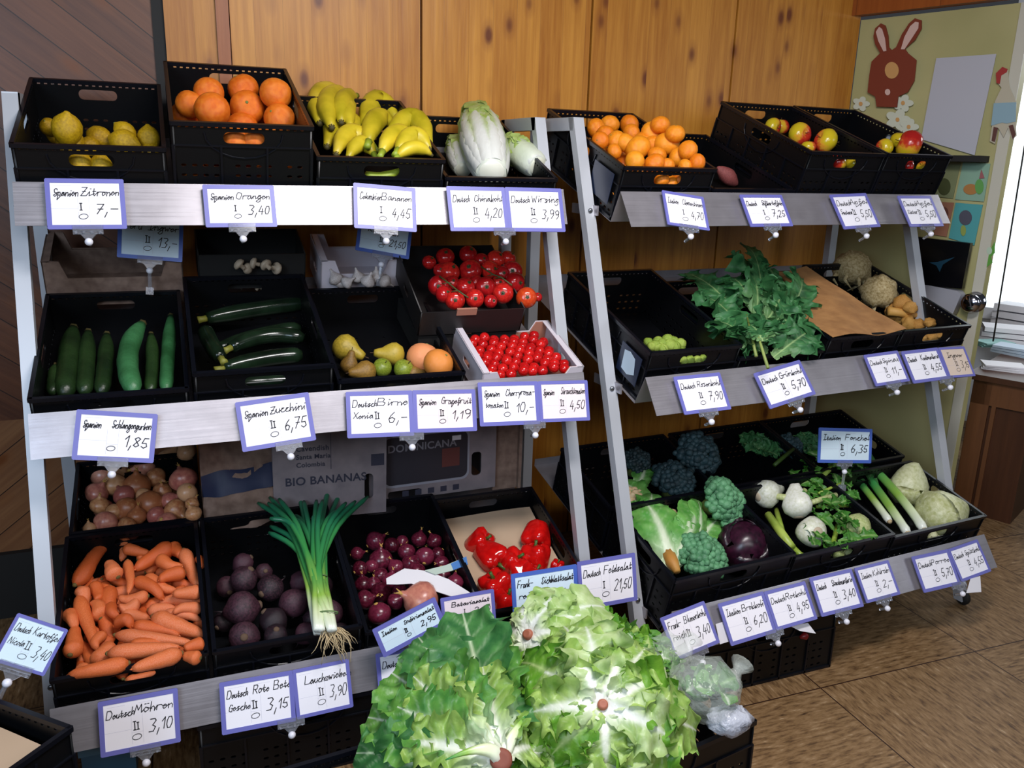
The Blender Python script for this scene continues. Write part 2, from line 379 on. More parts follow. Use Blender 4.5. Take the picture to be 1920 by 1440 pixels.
mb = MB(); mb.lathe([(0, 0), (.045, 0), (.048, .006), (.03, .012), (.022, .03), (.03, .042), (.042, .052), (.044, .066), (.036, .078), (.015, .084), (0, .085)], 28)
o = mb.obj('door_knob', plain('polished_knob', '#b8b8c4', .12, metal=1.), door); o.location = (k.x, k.y, 0)

def cutout(name, pts, label, cat, mat, z=.004, holes=(), th=.002, M0=None, parent=None):
    me = panel_mesh(name, pts, holes, th, mat); o = link(name, me, parent)
    if parent is None: o.matrix_world = (M0 or DM)@M.Translation((0, 0, z)); tag(o, label, cat)
    else: o.location = (0, 0, z)
    return o
def pxpoly(l, z=0.): return [tuple(dl(u, v, z)[:2]) for u, v in l]
def q4(l): return [(1400+x/3.692, y/3.692) for x, y in l]
def ell(cx, cy, rx, ry, rot=0, n=20): return [(cx+rx*math.cos(a)*math.cos(rot)-ry*math.sin(a)*math.sin(rot), cy+rx*math.cos(a)*math.sin(rot)+ry*math.sin(a)*math.cos(rot)) for a in [2*PI*i/n for i in range(n)]]
brown_p = plain('brown_craft_paint', '#7a3018', .6); pink_p = plain('pale_pink_paint', '#d2b0a4', .6); tan_p = plain('tan_paint', '#c8965a', .6)
rabbit = cutout('rabbit_cutout', pxpoly(q4([(945,165),(905,200),(893,255),(905,310),(940,370),(880,430),(865,520),(852,640),(905,670),(915,740),(1055,745),(1065,670),(1130,640),(1175,560),(1190,420),(1130,370),(1110,340),(1180,280),(1225,200),(1225,145),(1180,130),(1140,165),(1090,240),(1050,330),(1020,350),(1000,330),(995,250),(975,180)])), 'brown paper rabbit with pink inner ears stuck on the cream door', 'paper cutout', brown_p, .02, th=.006)
cutout('inner_ear', pxpoly(q4([(935,190),(912,225),(930,290),(965,360),(985,355),(975,270),(955,205)])), None, None, pink_p, .005, parent=rabbit)
cutout('inner_ear', pxpoly(q4([(1185,155),(1150,185),(1110,260),(1085,345),(1110,345),(1160,270),(1205,200),(1208,160)])), None, None, pink_p, .005, parent=rabbit)
cutout('belly_patch', pxpoly(q4(ell(1022, 490, 48, 58))), None, None, tan_p, .005, parent=rabbit)
cutout('nose_patch', pxpoly(q4(ell(993, 640, 18, 22))), None, None, pink_p, .005, parent=rabbit)
flower_w = plain('white_craft_paper', '#c9ccb8', .6)
for i, (cx, cy, rr, lb) in enumerate([(800, 720, 62, 'pale paper flower left of the brown rabbit feet'), (1095, 715, 72, 'white paper flower right of the brown rabbit feet'), (1060, 830, 90, 'cream paper flower just below the brown rabbit'), (1140, 880, 70, 'lowest white paper flower right under the brown rabbit')]):
    pts = [(cx+rr*(.62+.38*abs(math.cos(2.5*a)))*math.cos(a), cy+rr*.85*(.62+.38*abs(math.cos(2.5*a)))*math.sin(a)) for a in [2*PI*k/40 for k in range(40)]]
    fl = cutout('paper_flower', pxpoly(q4(pts)), lb, 'paper flower', flower_w, .012+.004*i); fl['group'] = 'paper flowers around the rabbit'
    cutout('flower_centre', pxpoly(q4(ell(cx, cy, 13, 15))), None, None, tan_p, .003, parent=fl)
sheet_p = cutout('drawing_sheet', pxpoly(q4([(1320, 405), (1735, 375), (1585, 1075), (1215, 965)])), 'large white drawing sheet taped to the cream door beside the paper rabbit', 'paper sheet', plain('drawing_paper', '#b4b4bc', .6), .01)
fig = cutout('paper_figure', pxpoly([(1882,128),(1872,140),(1872,155),(1880,165),(1868,190),(1862,238),(1858,265),(1868,270),(1874,240),(1884,258),(1892,240),(1900,262),(1908,255),(1906,225),(1908,192),(1896,165),(1893,150),(1893,132)]), 'paper figure in pale blue shorts stuck on the door edge above the shelf', 'paper cutout', plain('figure_cream_paper', '#b8b09a', .6), .012)
cutout('hair_patch', pxpoly([(1882,126),(1870,138),(1871,156),(1877,158),(1880,142),(1890,136),(1892,130)]), None, None, plain('red_paper', '#a02c28', .6), .003, parent=fig)
cutout('shorts_patch', pxpoly([(1866,194),(1861,236),(1882,230),(1890,232),(1907,228),(1908,192)]), None, None, plain('pale_blue_paper', '#8aa8b4', .6), .003, parent=fig)
cutout('leg_patch', pxpoly([(1866,238),(1862,264),(1868,266),(1874,240)]), None, None, plain('brown_paper_leg', '#5a342c', .6), .004, parent=fig)
cutout('leg_patch', pxpoly([(1894,236),(1902,262),(1907,252),(1902,234)]), None, None, MATS['brown_paper_leg'], .004, parent=fig)
# picture cards below the narrow shelf
sh = MB(); a = dl(1770, 294); b = dl(1855, 298)
sh.box((a.x-.12, b.y-.015, .0), (b.x, b.y+.012, .10)); o = sh.obj('wall_shelf', black_matt, None, False); o.matrix_world = DM; tag(o, 'thin black shelf across the cream door under the white drawing sheet', 'shelf')
def picture(px, base, label, shapes):
    me = panel_mesh('picture_card', pxpoly(px), [], .003, plain('card_'+base.strip('#'), base, .5)); o = link('picture_card', me); o.matrix_world = DM@M.Translation((0, 0, .006)); tag(o, label, 'picture', 'picture cards under the black shelf')
    for i, (nm, col, pts) in enumerate(shapes):
        c = link(nm, panel_mesh(nm, pxpoly(pts), [], .002, plain(nm+col.strip('#'), col, .6)), o); c.location = (0, 0, .0035+.001*i)
picture([(1807, 304), (1858, 307), (1846, 378), (1792, 374)], '#86a892', 'green card with an orange animal below the black shelf', [('animal_patch', '#a8743c', ell(1822, 355, 14, 10)), ('leaf_patch', '#5c9a4c', ell(1838, 350, 8, 14)), ('ear_patch', '#9a5a5c', [(1838, 335), (1842, 318), (1848, 334)])])
picture([(1793, 380), (1844, 384), (1828, 460), (1780, 446)], '#4c9a9c', 'turquoise card with a grey bird head, lowest under the black shelf', [('bird_head', '#4a4a58', ell(1812, 408, 12, 14)), ('beak_patch', '#8a9a4c', ell(1808, 432, 5, 10))])
picture([(1762, 302), (1803, 304), (1788, 372), (1748, 368)], '#78805c', 'olive card half hidden behind the right hand apple crate', [('bush_patch', '#3c4420', ell(1772, 350, 12, 16))])
picture([(1758, 378), (1790, 380), (1776, 444), (1752, 440)], '#9a6a54', 'rust coloured card beside the turquoise bird card', [('shape_patch', '#6a3c30', ell(1772, 400, 8, 12))])
st_ = cutout('leaf_sticker', pxpoly([(1866,452),(1858,468),(1846,472),(1852,484),(1838,502),(1844,508),(1852,500),(1862,492),(1858,482),(1866,474)]), 'small green and white leaf sticker above the door knob', 'sticker', plain('sticker_green', '#5c9a3c', .5), .004)
cutout('white_patch', pxpoly(ell(1856, 470, 5, 7)), None, None, plain('sticker_white', '#b4c8b0', .5), .002, parent=st_)
# black folder and white box on the door side behind the second rack
refl_paint = plain('painted_teal_reflection', '#123c50', .4)
fo_ = cutout('black_folder', pxpoly([(1715, 443), (1822, 456), (1806, 541), (1728, 533)], .05), 'black glossy folder with painted star-like teal reflection hanging beside the door knob', 'folder', plain('folder_black', '#0a0a0e', .2), .05, th=.03)
cutout('star_reflection', pxpoly([(1742,492),(1758,491),(1790,482),(1768,496),(1762,510),(1756,498)], .066), None, None, refl_paint, .016, parent=fo_)  # star-shaped reflection on the glossy folder, painted as a flat teal patch
bx_ = cutout('plastic_holder', pxpoly([(1724, 530), (1800, 545), (1806, 552), (1790, 590), (1735, 575)], .04), 'white plastic wall holder under the black folder', 'holder', plain('holder_white', '#9c9ca4', .4), .04, th=.05)

# counter, window and papers to the right of the door
FA, FB = hit(1783, 955, (0, 0, 0), (0, 0, 1)), hit(1892, 985, (0, 0, 0), (0, 0, 1))
fx = (FB-FA).normalized(); fn = V((fx.y, -fx.x, 0))       # fn points to the viewer
ct = hit(1845, 702, FA, fn); CH = ct.z; CWD = (FB-FA).length
CM = mat_from(FA, fx, -fn, V((0, 0, 1)))
cnt = empty('counter_cabinet', 'dark wooden counter cabinet beyond the cream door at the right edge', 'counter', CM)
mb = MB(); mb.box((0, .02, 0), (CWD, .6, CH-.03)); mb.obj('body', wood_dark, cnt, False)
mb = MB()
for lo, hi in (((0, 0, 0), (.09, .03, CH-.03)), ((0, 0, CH-.16), (CWD, .03, CH-.03)), ((.105, .0, .05), (.125, .03, CH-.16))): mb.box(lo, hi)
mb.obj('door_frame', wood_mid, cnt, False)
mb = MB(); mb.box((-.03, -.03, CH-.03), (1.6, .75, CH)); mb.obj('worktop', wood_dark, cnt, False)
def ctop(u, v, h=.0): return hit(u, v, (0, 0, CH+h), (0, 0, 1))
mats_p = [paper_w, plain('pale_teal_folder', '#8ab8b4', .5), plain('green_folder', '#2f8a6c', .5), plain('light_blue_paper', '#b4c4d4', .6)]
pl = [((1880,692),.20,.14,.3,.03,0,'flat white pad nearest the counter edge'), ((1905,664),.22,.15,-.2,.05,3,'pale blue folder behind the white pad on the counter'), ((1862,648),.2,.13,.8,.03,1,'teal folder among the papers on the counter'),
      ((1900,630),.26,.12,.5,.04,0,'white sheets stacked in the middle of the counter'), ((1880,600),.28,.1,-.6,.05,0,'slanted white paper stack towards the back of the counter'), ((1915,588),.24,.1,-.5,.07,3,'pale blue paper pile at the back of the counter'), ((1868,688),.12,.08,.1,.02,2,'small green folder at the front left corner of the counter'),((1890,640),.3,.2,.2,.10,0,'tall white paper pile in the middle of the counter'),((1912,612),.3,.2,-.3,.16,0,'tallest white paper pile at the back of the counter')]
for (uv, w, d, rz, h, mi, lb) in pl:
    p = ctop(*uv); mb = MB(); k = 3
    for i in range(k): mb.box((-w/2, -d/2, h*i/k), (w/2, d/2, h*(i+.8)/k), M.Rotation(.12*i-.1, 4, 'Z'))
    o = mb.obj('paper_stack', mats_p[mi], None, False); o.matrix_world = CM@M.Translation(CM.inverted()@p)@M.Rotation(rz, 4, 'Z'); tag(o, lb, 'papers', 'papers on the counter')
WP = FA-fn*1.9
wl, wr = hit(1838, 560, WP, fn), hit(1990, 560, WP, fn)
WM = mat_from(V((wl.x, wl.y, 0)), fx, V((0, 0, 1)), fn); ww = (wr-wl).length+.6
win = empty('window_1', None, None, WM); win['kind'] = 'structure'
n = NT('daylit_glass'); n.set(col='#000000', emit=(.86, .95, 1, 1), es=1.5); 
mb = MB(); mb.box((0, wl.z-.05, -.02), (ww, 3.4, 0)); mb.obj('pane', n.m, win, False)
mb = MB(); fr_ = plain('window_frame_white', '#d8d8de', .4)
mb.box((-.5, wl.z-.13, -.02), (ww, wl.z-.05, .04)); mb.box((-.07, wl.z-.13, -.02), (0, 3.4, .04)); mb.obj('frame', fr_, win, False)
mb = MB(); mb.box((-.5, 0, -.03), (ww, wl.z-.13, 0)); mb.obj('parapet', plain('pale_parapet', '#c8ccd4', .6), win, False)
mb = MB(); a = DM@V((.80, 1.1, -.06)); b = DM@V((.80, 2.45, -.06)); p0, p1 = hit(1862, 640, FA+fn*.3, fn), hit(1912, 330, FA+fn*.3, fn)
mb.tube([p0, p1+(p1-p0)*1.2], .004, 6); mb.v = [CM.inverted()@q for q in mb.v]; mb.obj('glass_edge', black_matt, cnt)

# ------------------------------------------------------------------ racks
def make_rack(r, label):
    W = RW[r]; R_ = RACK[r]
    t = empty('shelf_rack', label, 'shelf rack', R_, 'two aluminium display racks')
    H, YT, KS, YR = 1.9484, .4984, .349, .7992
    pin = -.0156 if r == 1 else -.03
    lw = .021
    for s, x in ((0, pin), (1, W-pin)):
        mb = MB(); a = math.atan(KS)
        vs = []
        for z in (0.02, H):
            y = YT-KS*(H-z)
            for dx, dy in ((-lw, -.018), (lw, -.018), (lw, .018), (-lw, .018)): vs.append((x+dx, y+dy/math.cos(a), z))
        mb.add(vs, [(0,3,2,1),(4,5,6,7),(0,1,5,4),(1,2,6,5),(2,3,7,6),(3,0,4,7)]); mb.obj('front_leg', post_al, t, False)
        mb = MB(); mb.box((x-lw, YR-.018, .08), (x+lw, YR+.018, H)); mb.obj('rear_leg', post_al, t, False)
        mb = MB(); mb.box((x-lw, YT-.02, H-.045), (x+lw, YR+.02, H+.001)); mb.obj('side_bar', post_al, t, False)
        for k, (y0, z0) in enumerate([(YT-KS*(H-q), q) for q in (1.63, 1.03, .33)]):
            mb = MB(); mb.lathe([(0, 0), (.009, 0), (.009, .004), (.006, .007), (0, .0075)], 10, None, 0, M.Translation((x, y0-.021, z0))@M.Rotation(rad(90), 4, 'X')); mb.obj('bolt', steel_edge, t)
        # castor
        yb = YT-KS*H
        mb = MB(); mb.lathe([(0, -.012), (.028, -.012), (.032, -.006), (.032, .006), (.028, .012), (0, .012)], 18, None, 0, M.Translation((x, yb, .033))@M.Rotation(rad(90), 4, 'Y')); mb.obj('castor', black_matt, t)
    for k in (3, 2, 1):
        y, z, a = TIER[k]; a = rad(a)
        dep = {3: .60, 2: .92, 1: 1.0}[k]
        s_, h_ = (.045, .115) if r == 1 else (.08, .112)
        pts = [(y-s_, z-h_), (y, z), (y+DY, z+DZ-.004)]
        e = (y+DY+math.cos(a)*dep, z+DZ-.004+math.sin(a)*dep); pts += [e, (e[0]-.004, e[1]+.03)]
        mb = MB(); th = .0018
        def off(i):
            p = pts[max(i-1, 0)]; q = pts[min(i+1, len(pts)-1)]; d = V((q[0]-p[0], q[1]-p[1])).normalized(); return V((-d.y, d.x))*-th
        x0, x1 = (0, W)
        vs = []
        for (x) in (x0, x1):
            for i, p in enumerate(pts): vs.append((x, p[0], p[1]))
            for i, p in enumerate(pts): q = off(i); vs.append((x, p[0]+q.x, p[1]+q.y))
        m = len(pts); fs = []
        for i in range(m-1):
            fs += [(i, i+1, 2*m+i+1, 2*m+i), (m+i, 3*m+i, 3*m+i+1, m+i+1), (i, m+i, m+i+1, i+1), (2*m+i, 2*m+i+1, 3*m+i+1, 3*m+i)]
        fs += [(0, 2*m, 3*m, m), (m-1, 2*m-1, 4*m-1, 3*m-1)]
        mb.add(vs, fs); mb.obj('shelf_tray', sheet, t, False)
        # flat side brackets that carry the tray on the leg
        for x in (pin, W-pin):
            mb = MB(); mb.box((x-.003+(.018 if x < .5 else -.018), y+.12, z-.09), (x+.003+(.018 if x < .5 else -.018), y+.30, z-.055)); mb.obj('bracket', sheet, t, False)
    return t
rack1 = make_rack(1, 'left aluminium display rack holding the lemons, tomatoes and carrots')
rack2 = make_rack(2, 'right aluminium display rack holding the clementines, kale and fennel')

# ------------------------------------------------------------------ crates
CM_CACHE = {}
def crate_meshes(w, d, h):
    key = (round(w, 3), round(d, 3), round(h, 3))
    if key in CM_CACHE: return CM_CACHE[key]
    t = .004
    def wall(L, handle_w, slots):
        holes = [rrect(L/2-handle_w/2, h-.062, L/2+handle_w/2, h-.028, .015)]
        hb = h-.075
        if slots:
            rows = int((hb-.02)/.03)
            for j in range(rows):
                y = .02+j*.03
                for i in range(int(L/.03)-1):
                    x = .02+i*.03
                    if x+.012 > L-.015: continue
                    if (i % 5) == 4: continue
                    holes.append(rrect(x, y, x+.016, y+.008, .0035, 1))
        for i in range(int(L/.02)-1):
            x = .018+i*.02
            if x+.008 < L-.012: holes.append(rect(x, h-.018, x+.009, h-.013))
        return panel_mesh('crate_wall', rect(0, 0, L, h-.004), holes, t, black)
    end = wall(w, .115, h > .17); side = wall(d, .12, True)
    # outer ribs and rims
    def rim(L):
        mb = MB(); mb.box((0, h-.012, -.009), (L, h, .003)); 
        mb.box((0, h-.072, -.007), (L, h-.068, .0))
        n_ = int(L/.1)
        for i in range(n_+1):
            x = i*(L-.006)/n_; mb.box((x, 0, -.008), (x+.006, h-.07, 0))
        mb.box((0, 0, -.008), (L, .01, 0))
        # curved reinforcing rib around the handle
        p = [(L/2+(.11)*math.cos(a), h-.03+(.075)*math.sin(a), -.004) for a in [PI+PI*i/10 for i in range(11)]]
        p = [q for q in p if q[1] > .012]
        mb.tube(p, .0028, 5)
        return mb.mesh('rim', blackblue, False)
    base = panel_mesh('crate_base', rect(0, 0, w, d), [rrect(.05+i*.1, .05+j*.1, .058+i*.1, .065+j*.1, .003, 1) for i in range(int((w-.05)/.1)) for j in range(int((d-.05)/.1))], .004, black)
    CM_CACHE[key] = (end, side, rim(w), rim(d), base); return CM_CACHE[key]
def make_crate(T, w, d, h, label, group, cat='crate', name='plastic_crate'):
    c = empty(name, label, cat, T, group); e, s, re, rs, b = crate_meshes(w, d, h)
    RX = M.Rotation(rad(90), 4, 'X')
    def put(nm, me, L, par=c):
        o = bpy.data.objects.new(nm, me); COL.objects.link(o); o.parent = par; o.matrix_basis = L; return o
    # local wall frame: x along, y up, z inwards -> map so that outside is -z
    F_ = mat_from(V((0, .006, 0)), V((1, 0, 0)), V((0, 0, 1)), V((0, 1, 0)))
    B_ = mat_from(V((w, d-.006, 0)), V((-1, 0, 0)), V((0, 0, 1)), V((0, -1, 0)))
    L_ = mat_from(V((.006, d, 0)), V((0, -1, 0)), V((0, 0, 1)), V((1, 0, 0)))
    R_ = mat_from(V((w-.006, 0, 0)), V((0, 1, 0)), V((0, 0, 1)), V((-1, 0, 0)))
    I = M()
    for nm, me, rr, Q in (('front_side', e, re, F_), ('back_side', e, re, B_), ('long_side', s, rs, L_), ('long_side', s, rs, R_)):
        o = put(nm, me, Q); put('rim', rr, M(), o)
    put('base', b, M.Translation((0, 0, .004)))
    return c
T_CR = {}; CW = []
def fit_h(T, u, v, h, r):
    """keep a thing between the side walls of its crate: slide it along the line of sight"""
    w = next((c[1] for c in CW if c[0] is T), None)
    if w is None: return h
    iv = T.inverted()
    for k in range(9):
        x = (iv@at(T, u, v, h)).x
        if x > w-.006-r*.95 and k < 8: h += .01
        elif x < .006+r*.9 and h > r*.9+.01: h -= .01
        else: break
    return h
G1 = 'black plastic produce crates on the racks'
def crate(key, r, t, x0, w, d, h, lift, label, y0=0., rz=0., extra=0.):
    T = tierM(r, t)@M.Translation((x0, y0, lift))@M.Rotation(rz, 4, 'Z')
    c = make_crate(T, w, d, h, label, G1); T_CR[key] = T; CW.append((T, w, d)); return c
crate('A', 1, 3, .008, .385, .60, .213, 0, 'black crate with lemons at the upper left of the left rack')
crate('B', 1, 3, .412, .395, .60, .213, .078, 'black crate heaped with large oranges, raised on a folded crate')
crate('C', 1, 3, .822, .405, .60, .20, 0, 'black crate full of bananas on the top shelf')
crate('D', 1, 3, 1.238, .40, .62, .143, 0, 'shallow black crate with Chinese cabbage on the top shelf')
crate('E', 2, 3, .0, .39, .60, .193, 0, 'black crate heaped with clementines on the right rack')
crate('F', 2, 3, .402, .388, .60, .12, 0, 'low black crate with a single sweet potato on the right rack')
crate('G', 2, 3, .80, .39, .58, .205, .065, 'raised black crate of red and yellow apples beside the sweet potato')
crate('H', 2, 3, 1.198, .37, .58, .205, .068, 'raised black crate of apples at the right end of the top shelf')
crate('I', 2, 2, .01, .385, .61, .195, 0, 'black crate with a few sprouts on the middle right shelf')
crate('J', 2, 2, .405, .40, .60, .14, 0, 'shallow black crate under the curly kale')
crate('K', 2, 2, .818, .375, .55, .192, 0, 'black crate covered by brown paper beside the kale')
crate('L', 2, 2, 1.202, .395, .60, .193, 0, 'black crate with celeriac and yellow roots by the cream door')
crate('P', 1, 2, .004, .40, .61, .146, 0, 'black crate with cucumbers on the middle left shelf')
crate('Q', 1, 2, .420, .395, .61, .195, 0, 'black crate with dark courgettes beside the cucumbers')
crate('R', 1, 2, .832, .405, .61, .135, 0, 'black crate with pears and grapefruits on the middle left shelf')
crate('U', 1, 1, .010, .39, .59, .188, 0, 'black crate filled with carrots at the lower left')
crate('V', 1, 1, .415, .42, .60, .186, 0, 'black crate with beetroots and spring onions on the lower left shelf')
crate('W', 1, 1, .850, .385, .62, .152, 0, 'black crate with small red onions on the lower left shelf')
crate('X', 1, 1, 1.238, .40, .60, .14, 0, 'black crate with red peppers on the lower left shelf')
crate('Y', 1, 1, .02, .395, .40, .19, 0, 'black crate of brown onions behind the carrot crate', y0=.60)
crate('M', 2, 1, 0., .52, .40, .225, 0, 'black crate with broccoli and cauliflower on the lower right shelf')
crate('N', 2, 1, .528, .50, .40, .205, 0, 'black crate with fennel bulbs on the lower right shelf')
crate('O', 2, 1, 1.036, .53, .40, .188, 0, 'black crate with leeks and pale cabbages at the lower right end')
crate('M2', 2, 1, 0.0, .50, .40, .205, 0, 'second row black crate with dark broccoli behind the cauliflower crate', y0=.42)
crate('N2', 2, 1, .53, .50, .40, .205, 0, 'second row black crate behind the fennel crate', y0=.42)
crate('O2', 2, 1, 1.04, .50, .40, .205, 0, 'second row black crate behind the leek crate', y0=.42)
# the folded crates that raise three of the full ones
def folded(r, x0, w, d, h, label):
    T = tierM(r, 3)@M.Translation((x0, 0, 0)); c = empty('folded_crate', label, 'crate', T, 'folded black crates under full ones')
    mb = MB(); mb.box((0, 0, 0), (w, .012, h)); mb.box((0, d-.012, 0), (w, d, h)); mb.box((0, 0, 0), (.012, d, h)); mb.box((w-.012, 0, 0), (w, d, h)); mb.box((0, 0, .0), (w, d, .006)); mb.obj('frame', black, c, False)
    mb = MB(); mb.box((.014, .014, .012), (w-.014, d-.014, h*.7)); mb.obj('folded_sides', blackblue, c, False)
    mb = MB()
    for i in range(9): mb.box((w*(i+.7)/10, -.003, .006), (w*(i+.7)/10+.005, 0, h-.008))
    mb.obj('ribs', blackblue, c, False)
folded(1, .412, .395, .60, .076, 'folded black crate under the raised crate of oranges')
folded(2, .80, .39, .58, .063, 'folded black crate under the left apple crate')
folded(2, 1.198, .37, .58, .066, 'folded black crate under the right apple crate')
# crates with paper labels on their long side
def side_label(key, u, vtop, hh, ww):
    T = T_CR[key]; par = [o for o in bpy.data.objects if o.type == 'EMPTY' and 'crate' in o.name and (o.matrix_world.translation-T.translation).length < 1e-4][0]
    mb = MB(); mb.box((-.004, u, vtop-hh), (-.0025, u+ww, vtop)); mb.obj('label_panel', plain('crate_label_blue_black', '#1c2740', .3), par, False); return par
bpy.context.view_layer.update()
side_label('E', .04, .15, .11, .14); p_ = side_label('I', .03, .15, .11, .13)
mb = MB(); pts = [(-.005, .135, .13), (-.005, .10, .14), (-.005, .065, .13), (-.005, .05, .075), (-.005, .09, .055), (-.005, .13, .06)]
mb.add(pts, [(0, 1, 2, 3, 4, 5)]); mb.obj('torn_sticker', plain('torn_white_sticker', '#c8dcec', .5), p_, False)

# ------------------------------------------------------------------ handwriting: one stroke font
GL = {'A':"033963 1555",'B':"0309 0949584606 46655303",'C':"58492917143354",'D':"0309 094967654303",'E':"58391836143354",'F':"0309 0959 0646",'G':"58492917143353563656",'J':"2969 49442304",'K':"0309 590653",'L':"090353",'M':"0319355963",'N':"03095359",'O':"291714335366684929",'P':"0309 0949584606",'R':"0309 0949584606 2653",'S':"58492918264655543314",'T':"0969 3933",'W':"0923375369",'X':"0953 0359",'Z':"09590353 1646",'I':"3933 1959 1353",
'a':"46261423444653",'b':"19133344453615",'c':"4626142343",'d':"46261423444943",'e':"1545362615142344",'f':"48392821 1646",'g':"462614234446412001",'h':"191315364543",'i':"2623 2838",'k':"1913 461443",'l':"291423",'m':"16131526353335465553",'n':"161315364543",'o':"26151423444526",'ö':"26151423444526 1828 3848",'p':"1610 153645443314",'r':"1613152646",'s':"462625443313",'t':"28243344 1646",'u':"16142344 4643",'ü':"16142344 4643 1828 3848",'v':"162346",'w':"1623354356",'x':"1643 1346",'y':"1633 4620",'z':"16461343",'ß':"1019394836554323",
'0':"291715234355574929",'1':"173933",'2':"183958461353",'3':"19495836554313",'4':"391555 4743",'5':"59291646543314",'6':"4927152343553615",'7':"195923 2656",'8':"361839583614335436",'9':"5746261839585533",',':"2411",'-':"1656"}
def write(mb, s, x, y, h, w=.0016, slant=.2, squeeze=.92, z=0.):
    """pen strokes as flat ribbons, lower case letters joined; returns the end x"""
    u = h/6.; cx = x; last = None; R_ = random.Random(s)
    def seg(a, b):
        d = (b-a)
        if d.length < 1e-6: return
        d.normalize(); e = V((-d.y, d.x, 0))*w/2; a2 = a-d*w*.35; b2 = b+d*w*.35
        mb.add([a2-e, b2-e, b2+e, a2+e], [(0, 1, 2, 3)])
    for ch in s:
        if ch == ' ': cx += u*3.2; last = None; continue
        mx = 0; k = R_.uniform(.88, 1.1); dy = R_.uniform(-.35, .35); first = None; q = None
        for si, st in enumerate(GL[ch].split()):
            P_ = [(int(st[i]), int(st[i+1])) for i in range(0, len(st)-1, 2)]
            mx = max(mx, max(p[0] for p in P_))
            q2 = [V((cx+p[0]*u*squeeze*k+(p[1]-3)*u*slant, y+((p[1]-3)*k+dy)*u, z)) for p in P_]
            if si == 0: first, q = q2[0], q2
            for a, b in zip(q2, q2[1:]): seg(a, b)
        if last is not None and ch.islower(): seg(last, first if first.y < y+u*4 else V((first.x, y+u*1.5, z)))
        last = q[-1] if ch.isalpha() and q[-1].y < y+u*4 else None
        cx += u*squeeze*(mx*k+.75)
    return cx
def ribbon_len(s, h, squeeze=.92):
    m = MB(); return write(m, s, 0, 0, h, squeeze=squeeze)
def price_tag(corners, plane, text, price, label, card=None, frame=None, cls='II', clip=.5, ring=True, left='', second='', stand=0., group='blue framed price tags', faint=False, lean=0.):
    P0, N0 = plane; q = [hit(u, v, P0, N0) for (u, v) in corners]
    c = sum(q, V())/4; X = ((q[1]-q[0])+(q[2]-q[3])).normalized(); N_ = V(N0).normalized()
    if N_.dot(CAM-c) < 0: N_ = -N_
    Y = N_.cross(X).normalized(); w = ((q[1]-q[0]).length+(q[2]-q[3]).length)/2; h = ((q[0]-q[3]).length+(q[1]-q[2]).length)/2
    if lean: N2 = (N_+Y*lean).normalized(); Y = N2.cross(X).normalized(); N_ = N2
    T = mat_from(c, X, Y, N_); t = empty('price_tag', label, 'price tag', T, group)
    b = min(w*.062, .013)
    fm = panel_mesh('tag_frame', rrect(-w/2, -h/2, w/2, h/2, .003, 1), [rect(-w/2+b, -h/2+b, w/2-b, h/2-b)], .004, frame or tag_frame)
    link('frame', fm, t)
    mb = MB(); mb.box((-w/2+b*.8, -h/2+b*.8, -.0012), (w/2-b*.8, h/2-b*.8, .0006)); mb.obj('card', card or tag_card, t, False)
    mb = MB(); iw = w-2*b; ih = h-2*b; z = .0014; pw = w*.0085
    full = (left+' ' if left else '')+text
    hs = ih*.18; L = ribbon_len(full, hs)
    sq = .92*min(1.25, (iw*.94)/L) if L > 0 else .92
    y1 = ih/2-hs*1.75
    if second: y1 += hs*.1
    if L and left:
        write(mb, left, -iw/2+iw*.03, y1, hs, pw*1.25, squeeze=sq*.85, z=z); Lt = ribbon_len(text, hs, .92); q_ = min(1.2, iw*.56/Lt)*.92; write(mb, text, iw*.49-Lt*q_/.92, y1+hs*.1, hs*1.05, pw*1.25, squeeze=q_*.95, z=z)
    elif L: write(mb, full, -iw/2+iw*.15, y1, hs, pw*1.5, squeeze=min(.92, sq), z=z)
    if second: write(mb, second, -iw/2+iw*.04, y1-hs*1.7, hs*.9, pw*1.15, squeeze=min(.92, .92*iw*.34/ribbon_len(second, hs*.9)), z=z)
    yy = y1-hs*1.8
    mb.obj('product_writing', ink, t, False); mb = MB()
    if cls: write(mb, cls, -iw*.10, yy, hs*.95, pw*1.6, slant=0, squeeze=.42, z=z)
    if ring:
        cx_, cy_ = -iw*.05, -ih*.30; rr = hs*.42
        pts = [V((cx_+rr*1.25*math.cos(a)+.15*rr*math.sin(a), cy_+rr*.8*math.sin(a), z)) for a in [2*PI*i/16 for i in range(16)]]
        for i in range(16):
            a_, b_ = pts[i], pts[(i+1) % 16]; d = (b_-a_).normalized(); e = V((-d.y, d.x, 0))*pw*.5; mb.add([a_-e, b_-e, b_+e, a_+e], [(0, 1, 2, 3)])
    if mb.v: mb.obj('class_writing', ink, t, False)
    mb = MB(); ph = ih*.25; L = ribbon_len(price, ph); pq = min(1., iw*.36/L); write(mb, price, iw*.46-L*pq, -ih*.24, ph, pw*1.45, squeeze=.92*pq, z=z)
    mb.obj('price_writing', ink, t, False)
    mb = MB(); lw_ = w*.003
    for (x0, y0, x1, y1_) in ((-iw*.5, -ih*.12, -iw*.12, -ih*.12), (-iw*.12, ih*.17, -iw*.12, -ih*.45), (iw*.04, ih*.17, iw*.04, -ih*.45), (-iw*.12, -ih*.2, iw*.04, -ih*.2), (-iw*.45, ih*.43, -iw*.2, ih*.43), (0, ih*.43, iw*.2, ih*.43)):
        mb.box((x0, y0, .0005), (x1+lw_, y1_+lw_, .0009))
    mb.obj('printed_lines', ink_grey, t, False)
